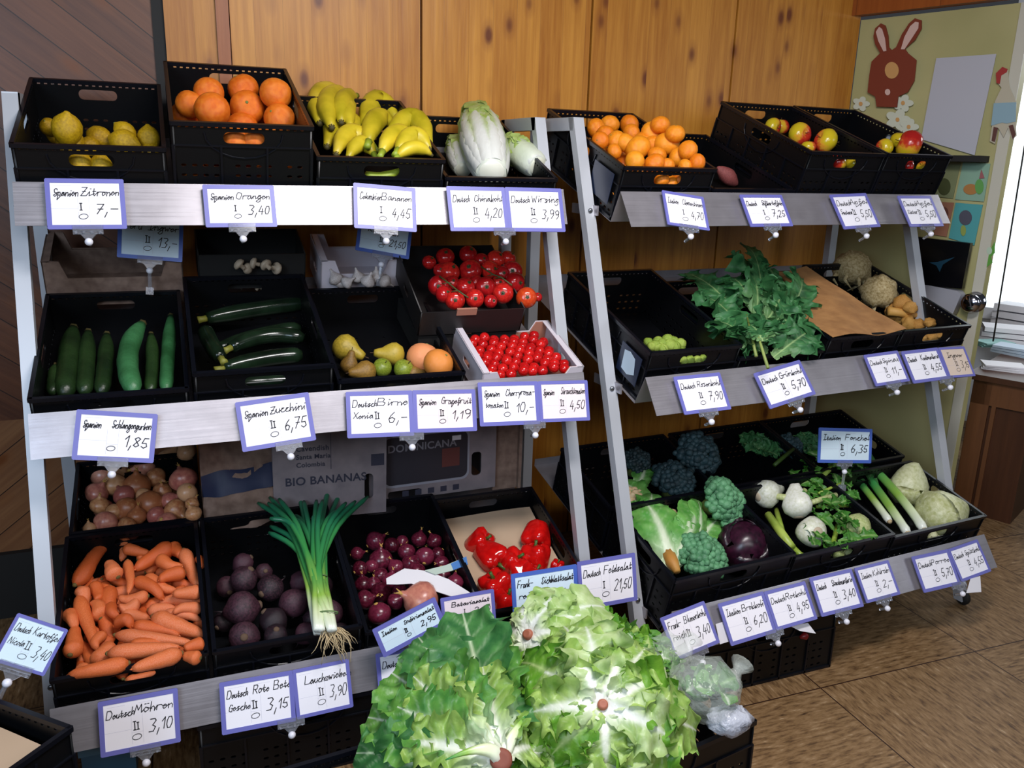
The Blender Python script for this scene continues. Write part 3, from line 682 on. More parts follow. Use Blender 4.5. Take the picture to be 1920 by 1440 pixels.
    if clip is not None:
        cx_ = -w/2+w*clip; mb = MB()
        mb.box((cx_-.038, -h/2-.006, -.004), (cx_+.038, -h/2+.010, .005)); mb.box((cx_-.038, -h/2-.014, -.003), (cx_+.038, -h/2-.005, .003))
        mb.add([(cx_-.022, -h/2-.012, -.003), (cx_+.022, -h/2-.012, -.003), (cx_+.007, -h/2-.03, -.003), (cx_-.007, -h/2-.03, -.003), (cx_-.022, -h/2-.012, .004), (cx_+.022, -h/2-.012, .004), (cx_+.007, -h/2-.03, .004), (cx_-.007, -h/2-.03, .004)], [(0,1,2,3),(7,6,5,4),(0,4,5,1),(3,2,6,7),(0,3,7,4),(1,5,6,2)])
        for sx_ in (-.03, -.01, .01, .03): mb.tube([(cx_+sx_, -h/2-.01, 0), (cx_+sx_, -h/2-.01, .008)], .004, 8)
        cl = mb.obj('clip', clear, t, False)
        mb = MB(); mb.lathe([(0, -.011), (.006, -.0095), (.010, -.004), (.011, 0), (.010, .004), (.006, .0095), (0, .011)], 14, None, 0, M.Translation((cx_, -h/2-.036, .002))); mb.obj('ball_joint', white_pl, cl)
        if stand:
            mb = MB(); mb.tube([(cx_, -h/2-.044, 0), (cx_+.003, -h/2-.044-stand, -.01)], .006, 8); mb.box((cx_-.010, -h/2-.055-stand, -.02), (cx_+.014, -h/2-.03-stand, .0)); mb.obj('stand', clear, cl, False)
        else:
            mb = MB(); mb.tube([(cx_, -h/2-.036, 0), (cx_, -h/2-.034, -.035)], .005, 8); mb.obj('arm', clear, cl, False)
    return t
def lip(r, t, off=.022):
    y, z, _ = TIER[t]; s_, h_ = (.045, .115) if r == 1 else (.08, .112)
    nn = V((0, -h_, s_)).normalized(); p = V((0, y, z))+nn*off
    return (RACK[r]@p, RACK[r].to_3x3()@nn)
def vert(y, r=1, z=0): return (V((0, y, 0)), V((0, -1, 0)))
TG = [
 (((82,335),(233,336),(237,430),(90,430)), lip(1,3), 'Zitronen', '7,-', 'I', 'Spanien', '', .5),
 (((378,347),(510,347),(523,426),(387,426)), lip(1,3), 'Orangen', '3,40', 'I', 'Spanien', '', .5),
 (((660,342),(777,353),(783,435),(666,428)), lip(1,3), 'Bananen', '4,45', 'I', 'Columbien', '', .5),
 (((838,350),(948,351),(952,434),(843,433)), lip(1,3), 'Chinakohl', '4,20', 'II', 'Deutsch', '', .92),
 (((948,351),(1053,354),(1059,435),(952,434)), lip(1,3), 'Wirsing', '3,99', 'II', 'Deutsch', '', None),
 (((145,767),(297,777),(287,868),(133,862)), lip(1,2), 'Schlangengurken', '1,85', '', 'Spanien', '', .5),
 (((440,755),(578,735),(593,825),(455,848)), lip(1,2), 'Zucchini', '6,75', 'II', 'Spanien', '', .62),
 (((647,735),(772,732),(777,817),(652,822)), lip(1,2), 'Birne', '6,-', 'II', 'Deutsch', 'Xenia', .96),
 (((772,732),(888,730),(897,808),(777,812)), lip(1,2), 'Grapefruit', '1,19', 'II', 'Spanien', '', None),
 (((895,717),(1008,715),(1013,795),(900,800)), lip(1,2), 'Cherryroma-', '10,-', 'II', 'Spanien', 'tomaten', .9),
 (((1008,715),(1097,713),(1110,788),(1013,792)), lip(1,2), 'Strauchtomaten', '4,50', 'II', 'Spanien', '', None),
 (((185,1316),(332,1290),(340,1390),(187,1422)), lip(1,1), 'Möhren', '3,10', 'II', 'Deutsch', '', .55),
 (((410,1281),(548,1256),(556,1352),(417,1378)), lip(1,1), 'Rote Bete', '3,15', 'II', 'Deutsch', 'Gesche', .93),
 (((548,1256),(655,1235),(661,1325),(556,1350)), lip(1,1), 'Lauchzwiebeln', '3,90', 'II', '', '', None),
 (((704,1227),(822,1203),(828,1290),(711,1312)), lip(1,1), 'Zwiebeln', '3,90', 'II', 'Deutsch', '', None),
 (((822,1203),(937,1175),(943,1262),(828,1290)), lip(1,1), 'Paprika', '6,90', 'II', 'Spanien', '', None),
 (((1236,358),(1316,368),(1333,435),(1256,420)), lip(2,3), 'Clementinen', '4,70', 'I', 'Italien', '', .5),
 (((1387,364),(1464,367),(1488,423),(1406,427)), lip(2,3), 'Süßkartoffeln', '7,25', 'I', 'Deutsch', '', .5),
 (((1561,366),(1629,363),(1645,425),(1576,430)), lip(2,3), 'Apfel', '5,50', 'II', 'Deutsch', 'Santana', .5),
 (((1686,368),(1749,368),(1765,424),(1702,425)), lip(2,3), 'Apfel', '5,50', 'II', 'Deutsch', 'Elstar', .5),
 (((1260,706),(1346,700),(1374,766),(1285,779)), lip(2,2), 'Rosenkohl', '7,90', 'II', 'Deutsch', '', .5),
 (((1415,699),(1498,676),(1530,738),(1441,769)), lip(2,2), 'Grünkohl', '5,70', 'II', 'Deutsch', '', .55),
 (((1622,666),(1686,657),(1702,715),(1639,725)), lip(2,2), 'Spinat', '11,-', 'II', 'Deutsch', '', .5),
 (((1692,659),(1761,652),(1777,710),(1710,720)), lip(2,2), 'Knollensellerie', '4,55', 'II', 'Deutsch', '', .9),
 (((1761,652),(1808,650),(1828,705),(1777,709)), lip(2,2), 'Ingwer', '3,15', 'II', '', '', None),
 (((1225,1165),(1320,1128),(1349,1203),(1279,1234)), lip(2,1,.03), 'Blumenkohl', '3,40', 'II', 'Frank-', 'reich', .5),
 (((1345,1133),(1436,1107),(1450,1187),(1371,1211)), lip(2,1), 'Brokkoli', '6,20', 'II', 'Italien', '', .95),
 (((1434,1108),(1512,1090),(1529,1160),(1453,1185)), lip(2,1), 'Rotkohl', '4,95', 'II', 'Deutsch', '', None),
 (((1519,1083),(1598,1066),(1617,1137),(1538,1158)), lip(2,1), 'Staudensellerie', '3,40', 'II', 'Deutsch', '', .5),
 (((1601,1066),(1663,1050),(1690,1114),(1625,1131)), lip(2,1), 'Kohlrabi', '2,-', 'II', 'Italien', '', .5),
 (((1709,1044),(1780,1029),(1798,1096),(1732,1112)), lip(2,1), 'Porree', '5,70', 'II', 'Deutsch', '', .95),
 (((1780,1029),(1830,1012),(1860,1070),(1799,1093)), lip(2,1), 'Spitzkohl', '4,55', 'II', 'Deutsch', '', None),
]
SH = {3: 'top', 2: 'middle', 1: 'bottom'}
pink = {'Grapefruit', 'Strauchtomaten'}
for i, (cs, pln, tx, pr, cl, lf, sec, clp) in enumerate(TG):
    where = ('left' if i < 16 else 'right')+' rack '+('top' if pln[0].z > 1.4 else 'middle' if pln[0].z > .8 else 'bottom')+' lip'
    price_tag(cs, pln, tx, pr, f"price tag handwritten {tx.rstrip('-')} {pr} on the {where}", tag_card_p if tx in pink else tag_card_o if tx == 'Ingwer' else tag_card, None, cl, clp, True, lf, sec)
FR = dict(stand=.06)
def vpl(y): return (V((0, y, 0)), V((0, -1, .25)))
price_tag(((226,400),(348,408),(338,493),(215,480)), vpl(.20), 'Ingwer', '13,-', 'bluish price tag Ingwer 13,- on a stand behind the cucumbers', tag_card_b, tag_frame_b, 'II', .5, True, 'Peru', '', **FR)
price_tag(((672,414),(776,422),(763,492),(668,463)), vpl(.20), 'Knoblauch', '21,50', 'tilted bluish price tag 21,50 below the Bananen tag', tag_card_b, tag_frame_b, 'II', .5, True, '', '', **FR)
price_tag(((697,1180),(813,1121),(838,1168),(720,1234)), vpl(-.42), 'Endiviensalat', '2,95', 'tilted price tag Endiviensalat 2,95 standing behind the big endive', tag_card_b, tag_frame, 'II', None, True, 'Italien', '')
price_tag(((815,1130),(906,1112),(949,1152),(840,1172)), vpl(-.40), 'Bataviasalat', '2,40', 'pinkish price tag Bataviasalat 2,40 leaning over the red onions', tag_card_p, tag_frame, 'I', None, False, '', '')
price_tag(((953,1076),(1078,1060),(1088,1137),(967,1162)), vpl(-.42), 'Eichblattsalat', '2,40', 'price tag Eichblattsalat 2,40 standing in front of the red peppers', tag_card_b, tag_frame_b, 'II', None, True, 'Frank-', 'reich')
price_tag(((1078,1058),(1185,1034),(1200,1127),(1091,1141)), vpl(-.425), 'Feldsalat', '21,50', 'price tag Feldsalat 21,50 standing right of the Eichblattsalat tag', tag_card, tag_frame, 'I', .2, True, 'Deutsch', '', stand=.06)
price_tag(((39,1155),(141,1183),(69,1266),(-22,1232)), (V((0, -.62, 0)), V((.2, -1, .35))), 'Kartoffel', '3,40', 'tilted price tag Kartoffel Nicola 3,40 at the far lower left', tag_card_b, tag_frame, 'II', .45, True, 'Deutsch', 'Nicola', stand=.05)
price_tag(((1534,803),(1634,803),(1634,870),(1534,866)), (RACK[2]@V((0, -.03, 0)), V((0, -1, .25))), 'Fenchel', '6,35', 'blue price tag Fenchel 6,35 on a stand above the fennel', tag_card_b, tag_frame_b, 'II', .5, True, 'Italien', '', **FR)
def small_card(px, pln, label):
    q = [hit(u, v, *pln) for u, v in px]; mb = MB(); N_ = V(pln[1]).normalized()
    mb.add(q+[p-N_*.0012 for p in q], [(0, 1, 2, 3), (7, 6, 5, 4), (0, 4, 5, 1), (1, 5, 6, 2), (2, 6, 7, 3), (3, 7, 4, 0)]); o = mb.obj('paper_card', paper_w, None, False); tag(o, label, 'paper card')
small_card(((1342,1170),(1362,1164),(1376,1200),(1350,1208)), lip(2,1,.012), 'small white card between the Blumenkohl and Brokkoli tags')
small_card(((1820,1085),(1838,1080),(1840,1110),(1812,1112)), lip(2,1,.03), 'small white card hanging under the Spitzkohl tag')
small_card(((1478,1172),(1515,1168),(1530,1188),(1500,1183)), lip(2,1,.0), 'curled white paper scrap below the Rotkohl tag')
# ------------------------------------------------------------------ produce: round things
def bumpy(amp, fr=6, seed=0):
    def f(q, a):
        d = NZ.noise(V((q.x*fr, q.y*fr, q.z*fr+seed*7.3))); return q*(1+amp*d)
    return f
def sph(n=12, sz=1., top=0., bot=0.):
    out = []
    for i in range(n+1):
        a = PI*i/n; r = math.sin(a); z = -math.cos(a)*sz
        if top: z -= top*math.exp(-((PI-a)/.35)**2)
        if bot: z += bot*math.exp(-(a/.35)**2)
        out.append((r if 0 < i < n else 0, z))
    return out
def proto(name, mb, mat, parts=(), smooth=True):
    """keeps one kind ready for copying: (name, mesh, [(part name, mesh)])"""
    return (name, mb.mesh(name, mat, smooth), [(pn, pm.mesh(pn, pmat, smooth)) for pn, pm, pmat in parts])
def put(pr, Mx, label=None, cat=None, group=None):
    name, me, parts = pr; o = bpy.data.objects.new(name, me); COL.objects.link(o); o.matrix_world = Mx; tag(o, label, cat, group)
    for pn, pm in parts:
        c = bpy.data.objects.new(pn, pm); COL.objects.link(c); c.parent = o
    return o
def mkround(name, mat, sz=1., top=0., bot=0., amp=.03, fr=1.5, seed=0, parts=(), n=18, prof=None, lobes=0, lamp=.0):
    mb = MB(); b = bumpy(amp, fr, seed)
    def f(q, a):
        q = b(q, a)
        if lobes: k = 1+lamp*math.cos(lobes*a)*(1-abs(q.z)*.3); q = V((q.x*k, q.y*k, q.z))
        return q
    mb.lathe(prof or sph(12, sz, top, bot), n, f); return proto(name, mb, mat, parts)
def disc_star(r, z, k=5, r2=.25, up=.0):
    mb = MB(); vs = [V((0, 0, z+.02))]
    for i in range(2*k): a = PI*i/k; rr = r if i % 2 == 0 else r*r2; vs.append(V((rr*math.cos(a), rr*math.sin(a), z-(.18*r if i % 2 == 0 else 0)+up*(i % 2 == 0))))
    mb.add(vs+[v-V((0, 0, .03)) for v in vs], [(0, 1+i, 1+(i+1) % (2*k)) for i in range(2*k)]+[(2*k+1, 2*k+2+(i+1) % (2*k), 2*k+2+i) for i in range(2*k)]); return mb
def small_tube(p0, p1, r, r2=None):
    mb = MB(); mb.tube([p0, (V(p0)+V(p1))/2+V((r*.6, 0, 0)), p1], [r, (r+(r2 or r))/2, r2 or r], 6); return mb
navel = lambda z, r=.09: (lambda m: (m.lathe([(0, z-.05), (r, z-.02), (r*.7, z+.012), (0, z+.012)], 8), m)[1])(MB())
cal_o = plain('citrus_button', '#6a7a3a', .7)
K = {}
K['lemon'] = mkround('lemon', lemon_m, prof=[(0, -1.28), (.16, -1.22), (.30, -1.08), (.58, -.86), (.84, -.5), (.97, -.1), (.95, .3), (.78, .68), (.5, .95), (.26, 1.1), (.15, 1.22), (0, 1.27)], amp=.05, parts=[('stem_scar', navel(-1.27), cal_o)])
K['orange'] = mkround('orange', orange_m, .96, .03, .06, .03, parts=[('stem_button', navel(.93), cal_o)])
K['orange2'] = mkround('orange', orange_m, .93, .05, .05, .04, seed=3, parts=[('stem_button', navel(.9), cal_o)])
K['clem'] = mkround('clementine', clem_m, .88, .06, .08, .03, parts=[('stem_button', navel(.83), cal_o)])
K['grape'] = mkround('grapefruit', grape_m, .93, .05, .05, .02, parts=[('stem_button', navel(.9), cal_o)])
K['apple'] = mkround('apple', apple_m, .88, .32, .22, .03, lobes=5, lamp=.02, parts=[('stem', small_tube((0, 0, .5), (.06, 0, .98), .03), plain('apple_stem', '#4a3018', .8))])
K['tomato'] = mkround('tomato', tomato_m, .88, .12, .06, .03, parts=[('calyx', disc_star(.55, .80), calyx_m), ('stem', small_tube((0, 0, .78), (.08, 0, 1.1), .05), vine_m)])
K['tomato_o'] = mkround('tomato', tomato_o, .88, .12, .06, .03, parts=[('calyx', disc_star(.5, .80), calyx_m)])
K['cherry'] = mkround('cherry_tomato', cherry_m, .95, .05, .03, .03, n=14)
K['beet'] = mkround('beetroot', beet_m, .95, -.1, -.25, .09, 1.8, parts=[('leaf_scar', (lambda m: (m.lathe([(0, .8), (.28, .86), (.24, 1.05), (.14, 1.12), (0, 1.1)], 10), m)[1])(MB()), plain('beet_crown', '#5a4636', .9)), ('root_tail', small_tube((0, 0, -1.), (.2, .1, -1.6), .09, .02), beet_m)])
def onion(mat, nm='onion', seed=0, neck=1.): return mkround(nm, mat, prof=[(0, -.88), (.25, -.85), (.62, -.66), (.92, -.28), (1, .06), (.9, .4), (.62, .7), (.34, .88), (.2, 1.02), (.15, 1.2*neck), (0, 1.25*neck)], amp=.05, fr=1.3, seed=seed, parts=[('dry_neck', (lambda m: ([m.tube([(0, 0, .95), (.05*i, .04, 1.2), (.16*math.cos(i*2.1), .16*math.sin(i*2.1), 1.55)], [.12, .07, .02], 5) for i in (0, 1, 2)], m)[1])(MB()), onion_tuft), ('root_disc', (lambda m: (m.lathe([(0, -.93), (.16, -.92), (.2, -.84), (0, -.8)], 8), m)[1])(MB()), onion_tuft)])
K['onion'] = onion(onion_m); K['onion2'] = onion(onion_pk, seed=2); K['ronion'] = onion(ronion_m, 'red_onion', 4)
K['mush'] = mkround('mushroom', mush_m, prof=[(0, -.9), (.35, -.85), (.32, -.2), (.85, -.12), (1, .1), (.85, .5), (.5, .75), (0, .82)], amp=.03)
K['garlic'] = mkround('garlic_bulb', garlic_m, prof=[(0, -.7), (.5, -.68), (.95, -.3), (1, 0), (.8, .4), (.4, .75), (.18, 1.1), (.14, 1.5), (0, 1.55)], lobes=7, lamp=.06, amp=.04)
K['sprout'] = mkround('brussels_sprout', sprout_m, 1., 0, .05, .08, 2.2, parts=[('outer_leaf', (lambda m: (m.lathe([(0, -1.05), (.5, -.98), (.98, -.45), (1.12, .1), (.9, .3), (.95, .1), (.8, -.4), (0, -.9)], 12, bumpy(.1, 2.5, 5)), m)[1])(MB()), sprout_m)], n=14)
K['celeriac'] = mkround('celeriac', celeriac_m, .95, 0, .1, .22, 2.4, n=24, parts=[('root_knobs', (lambda m: ([m.tube([V((math.cos(a), math.sin(a), -.6))*.7, V((math.cos(a)*1.05, math.sin(a)*1.05, -.95))*.85, V((math.cos(a+.5)*.8, math.sin(a+.5)*.8, -1.15))], [.16, .1, .03], 6) for a in [i*.9 for i in range(7)]], m)[1])(MB()), celeriac_m)])
K['knob'] = mkround('root_piece', root_m, .8, 0, 0, .35, 1.9, n=16)
K['kohl'] = mkround('kohlrabi', kohl_m, .95, .0, .1, .1, 2, parts=[('leaf_stub', (lambda m: ([m.tube([V((math.cos(a)*.6, math.sin(a)*.6, .65)), V((math.cos(a)*.9, math.sin(a)*.9, 1.15))], [.1, .08], 6) for a in (0, 1.3, 2.5, 3.8, 5)], m)[1])(MB()), kohl_m)])
K['spitz'] = mkround('pale_cabbage', pale_cab, prof=[(0, -.95), (.35, -.92), (.8, -.65), (1, -.2), (.95, .25), (.75, .7), (.45, 1.1), (.2, 1.32), (0, 1.38)], amp=.10, fr=1.7, n=26, lobes=5, lamp=.04, parts=[('outer_leaf', (lambda m: (m.lathe([(0, -1.0), (.45, -.98), (.9, -.66), (1.08, -.2), (1.0, .1), (1.03, -.2), (.85, -.6), (0, -.9)], 26, bumpy(.16, 2.2, 3)), m)[1])(MB()), pale_cab)])
K['redcab'] = mkround('red_cabbage', redcab_m, .95, 0, 0, .08, 1.6, n=26, lobes=4, lamp=.04, parts=[('outer_leaf', (lambda m: (m.lathe([(0, -1.02), (.7, -.75), (1.06, -.1), (1.02, .35), (.7, .72), (1.0, .3), (.98, -.1), (0, -.9)], 26, bumpy(.14, 2.0, 8)), m)[1])(MB()), redcab_m)])
K['fennel'] = mkround('fennel_bulb', white_veg, prof=[(0, -.8), (.4, -.82), (.85, -.5), (1, -.05), (.85, .45), (.6, .85), (.42, 1.2), (.3, 1.45), (0, 1.45)], amp=.06, lobes=3, lamp=.08, n=20, parts=[('cut_base', (lambda m: (m.lathe([(0, -.9), (.3, -.88), (.38, -.78), (0, -.7)], 12), m)[1])(MB()), plain('fennel_cut', '#b8a890', .7))])
K['sweet'] = mkround('sweet_potato', sweet_m, prof=[(0, -2), (.25, -1.85), (.6, -1.3), (.92, -.5), (1, .1), (.85, .8), (.5, 1.5), (.2, 1.9), (0, 2)], amp=.1)
def pear(mat, nm='pear'): return mkround(nm, mat, prof=[(0, -.92), (.3, -.94), (.75, -.7), (1, -.2), (.95, .2), (.72, .65), (.5, 1.0), (.4, 1.35), (.28, 1.6), (0, 1.66)], amp=.05, parts=[('stem', small_tube((0, 0, 1.6), (.12, 0, 2.0), .04), plain('pear_stem_'+mat.name, '#3f2c18', .8))])
K['pear'] = pear(pear_m); K['pear_br'] = pear(pear_br); K['pear_g'] = mkround('pear', pear_g, .95, .15, .15, .04, parts=[('stem', small_tube((0, 0, .75), (.1, 0, 1.15), .04), MATS['pear_stem_pear_skin'])])
def pepper():
    mb = MB()
    def f(q, a):
        k = 1+.13*math.cos(4*a+.4)*(.7+.3*q.z)+.04*NZ.noise(q*1.5); return V((q.x*k, q.y*k, q.z+.06*math.cos(4*a+.4)))
    mb.lathe([(0, -.85), (.25, -1.02), (.55, -1.0), (.8, -.75), (.88, -.3), (.97, .2), (1., .55), (.85, .9), (.5, 1.0), (.2, .85), (0, .78)], 28, f)
    return proto('bell_pepper', mb, pepper_m, [('stem', (lambda m: (m.tube([(0, 0, .76), (.03, 0, 1.0), (.12, 0, 1.3)], [.2, .1, .12], 8), m)[1])(MB()), stem_g)])
K['pepper'] = pepper()

def heap(kind, T, items, h, cat, desc, place, group, rows, rnd=True, sc=1., kinds=None, hs=None, tilt=None, name=None):
    objs, uv = [], []
    for i, it in enumerate(items):
        u, v, r = it[:3]; hh = it[3] if len(it) > 3 else h
        kd = kinds[i] if kinds else kind
        if isinstance(kd, (list, tuple)): kd = kd[i % len(kd)]
        p = at(T, u, v, hh); hh = fit_h(T, u, v, hh, r*px_m(p)*sc); p = at(T, u, v, hh); R_ = r*px_m(p)*sc
        if rnd: Mx = M.Translation(p)@rnd_rot()@M.Scale(R_, 4)
        else:
            d = tilt[i] if tilt else (RN.uniform(-.5, .5), RN.uniform(-.6, .2), 1); Mx = align(p, T.to_3x3()@V(d), RN.uniform(0, 6), R_)
        objs.append(put(K[kd], Mx, None, cat, group)); uv.append((u, v))
    row_labels(objs, uv, desc, place, rows); return objs
def at_y(T, u, v, y): return at(T, u, v, y, 'y')
def behind_handle(kind, T, pts, cat, desc, place, group, y=.05):
    for i, (u, v, r) in enumerate(pts):
        p = at_y(T, u, v, y); o = put(K[kind], M.Translation(p)@rnd_rot()@M.Scale(r*px_m(p), 4), f'{desc} seen through the front handle {place}, {ORD[i+1]} from left', cat, group)
T_ = T_CR
behind_handle('lemon', T_['A'], [(150, 306, 22), (190, 312, 21)], 'lemon', 'lemon', 'of the lemon crate', 'lemons', .055)
heap('lemon', T_['A'], [(92,238,17,.12),(126,243,28,.15),(132,268,26,.10),(168,275,18,.07),(187,258,22,.08),(234,247,19,.11),(233,266,24,.09),(279,260,21,.09),(282,282,17,.06),(104,256,14,.08)], .1, 'lemon', 'yellow lemon', 'in the lemon crate', 'lemons', 3)
heap(['orange', 'orange2'], T_['B'], [(392,173,28,.17),(456,167,29,.17),(517,176,30,.17),(356,196,27,.14),(398,206,33,.16),(463,202,32,.13),(524,222,29,.10),(345,215,26,.09),(455,240,30,.08),(495,212,24,.09),(420,235,24,.06)], .15, 'orange', 'large orange', 'in the raised crate', 'large oranges', 3)
behind_handle('orange', T_['B'], [(440, 263, 27), (478, 262, 27), (508, 262, 22)], 'orange', 'large orange', 'of the raised crate', 'large oranges', .06)
clem = [(1118,241,19),(1143,234,19),(1180,234,19),(1238,235,19),(1266,251,19),(1222,249,21),(1155,263,19),(1184,250,18),(1172,268,20),(1206,264,18),(1125,264,17),(1250,270,25),(1196,278,25),(1290,282,19),(1152,284,15),(1232,291,18),(1273,295,20),(1190,302,19),(1227,306,20),(1307,305,17),(1252,309,14),(1284,312,14),(1222,272,18),(1135,250,17)]
heap('clem', T_['E'], clem, .17, 'clementine', 'orange clementine', 'in the clementine crate', 'clementines', 4)
behind_handle('clem', T_['E'], [(1240, 338, 15), (1258, 345, 15), (1277, 336, 15)], 'clementine', 'clementine', 'of its crate', 'clementines', .04)
def under(kind, key, nx, ny, hs, r, cat, label, group, y0=.05, y1=.5):
    T, w, _ = next(c for c in CW if c[0] is T_CR[key])
    for h in hs:
        for j in range(ny):
            for i in range(nx):
                p = T@V((.05+(w-.1)*(i+.5*(j % 2))/(nx-.5), y0+(y1-y0)*j/max(ny-1, 1), h)); put(K[kind], M.Translation(p)@rnd_rot()@M.Scale(r, 4), label, cat, group)
under('orange', 'B', 3, 4, (.045,), .04, 'orange', 'large orange underneath the others in the raised crate', 'large oranges', .06, .42)
under('clem', 'E', 5, 5, (.035, .09), .03, 'clementine', 'clementine underneath the visible ones in its crate', 'clementines', .05, .40)
under('lemon', 'A', 4, 2, (.035,), .026, 'lemon', 'lemon underneath the others in the lemon crate', 'lemons', .10, .22)
p = at(T_['F'], 1364, 330, .05); put(K['sweet'], align(p, hit(1378, 344, p, (0, 1, 0))-hit(1350, 318, p, (0, 1, 0)), 0, .032), 'reddish sweet potato alone in the low crate', 'sweet potato')
heap('apple', T_['G'], [(1449,238,17,.13),(1463,238,17,.12),(1500,252,22,.15),(1548,264,23,.16),(1516,276,14,.13)], .13, 'apple', 'red yellow apple', 'in the left apple crate', 'apples', 1)
heap('apple', T_['H'], [(1688,263,18,.185),(1705,271,27,.18),(1658,277,17,.16)], .13, 'apple', 'red yellow apple', 'in the right apple crate', 'apples', 1)
behind_handle('apple', T_['G'], [(1570, 304, 17), (1602, 307, 16)], 'apple', 'apple', 'of the left apple crate', 'apples', .05)
behind_handle('apple', T_['H'], [(1701, 312, 14), (1732, 314, 14)], 'apple', 'apple', 'of the right apple crate', 'apples', .05)
# bananas
def smooth3(a, b, c, n=9):
    out = []
    for i in range(n):
        t = i/(n-1); out.append(a*(2*(t-.5)*(t-1))+b*(-4*t*(t-1))+c*(2*t*(t-.5)))
    return out
def bananas(T, lst, label, h):
    p0 = at(T, *lst[0][1], h); g = empty('banana_bunch', label, 'banana bunch', M.Translation(p0), 'banana bunches'); inv = M.Translation(-p0)
    for i, (a, b, c, r, dh) in enumerate(lst):
        A, B, C = (at(T, *q, h+dh) for q in (a, b, c)); B = B+(T.to_3x3()@V((0, 0, .02))); R_ = 1.12*r*px_m(B)
        pts = smooth3(A, B, C, 11)
        prof = [.30, .62, .86, .97, 1, 1, .98, .92, .8, .5, .28]
        mb = MB(); mb.tube([inv@q for q in pts], [R_*k for k in prof], 12, lobe=lambda an, t: 1+.07*abs(math.cos(2.5*an))-.03)
        o = mb.obj('banana', banana_m, g)
        mb = MB(); d = (pts[-1]-pts[-2]).normalized(); mb.tube([inv@(pts[-1]-d*.004), inv@(pts[-1]+d*.008)], [R_*.33, R_*.2], 8); mb.obj('banana_tip', banana_tip, o)
        mb = MB(); d = (pts[0]-pts[1]).normalized(); mb.tube([inv@(pts[0]-d*.006), inv@(pts[0]+d*.012), inv@(pts[0]+d*.03)], [R_*.42, R_*.3, R_*.34], 8); mb.obj('banana_stalk', banana_g, o)
    return g
TC = T_['C']
bananas(TC, [((640,172),(598,190),(600,232),18,.0),((648,174),(616,200),(622,240),19,.012),((664,180),(643,202),(640,230),17,.02),((660,196),(652,215),(658,240),13,.012)], 'upright banana bunch at the back left of the banana crate', .15)
bananas(TC, [((690,262),(640,236),(613,276),18,.0),((700,276),(656,262),(630,290),17,.012),((702,290),(676,280),(652,297),14,.01)], 'green tinged banana bunch at the front left of the banana crate', .12)
bananas(TC, [((684,240),(706,200),(744,224),19,.0),((690,268),(706,234),(738,236),18,.01)], 'short banana bunch in the middle of the banana crate', .15)
bananas(TC, [((730,250),(775,234),(806,272),18,.0),((716,286),(742,262),(776,264),16,.01),((745,283),(775,266),(805,280),16,.02),((745,294),(775,288),(808,290),12,.01)], 'ripe banana bunch at the front right of the banana crate', .175)
A, B_, C_ = at_y(TC, 685, 325, .04), at_y(TC, 715, 333, .035), at_y(TC, 752, 318, .04); mb = MB(); mb.tube(smooth3(A, B_, C_), [.008, .014, .017, .018, .018, .018, .016, .012, .006], 10); o = mb.obj('banana', banana_g, None); tag(o, 'greenish banana seen through the front handle of the banana crate', 'banana')

# root and fruit rods: carrots, cucumbers, courgettes
def carrot_proto(seed):
    R2 = random.Random(seed); c1, c2 = R2.uniform(-.05, .05), R2.uniform(-.025, .025); pts, rs = [], []
    L = 10.
    for i in range(15):
        t = i/14; pts.append((L*(c1*math.sin(PI*t)+c2*math.sin(2*PI*t)), L*.4*c2*math.sin(PI*t), L*(t-.5)))
        rs.append(([.25, .7, .93, 1][i] if i < 4 else 1-.5*((t-.2)/.8)**1.3)*(1+.03*R2.uniform(-1, 1))*(.55 if i == 14 else .85 if i == 13 else 1))
    mb = MB(); mb.tube(pts, rs, 12); m2 = MB(); p0 = V(pts[0]); m2.tube([p0+V((0, 0, .05)), p0-V((0, 0, .12)), p0-V((0, 0, .3))], [.3, .26, .12], 8)
    m3 = MB(); p1 = V(pts[-1]); m3.tube([p1-V((0, 0, .1)), p1+V((.05, 0, .5))], [.2, .03], 5)
    return proto('carrot', mb, carrot_m, [('crown', m2, carrot_top), ('root_tip', m3, carrot_m)])
CP = [carrot_proto(s) for s in (1, 5, 9, 14, 22)]
def rod(pr, A, B, r, L=10., up=None):
    """stretch a unit rod (length L, radius 1) between two points"""
    d = B-A; Mx = align((A+B)/2, d, RN.uniform(0, 6)); return Mx@M.Diagonal((r, r, d.length/L, 1))
def zc(x, y): return (x/3.4286, 820+y/3.4286)
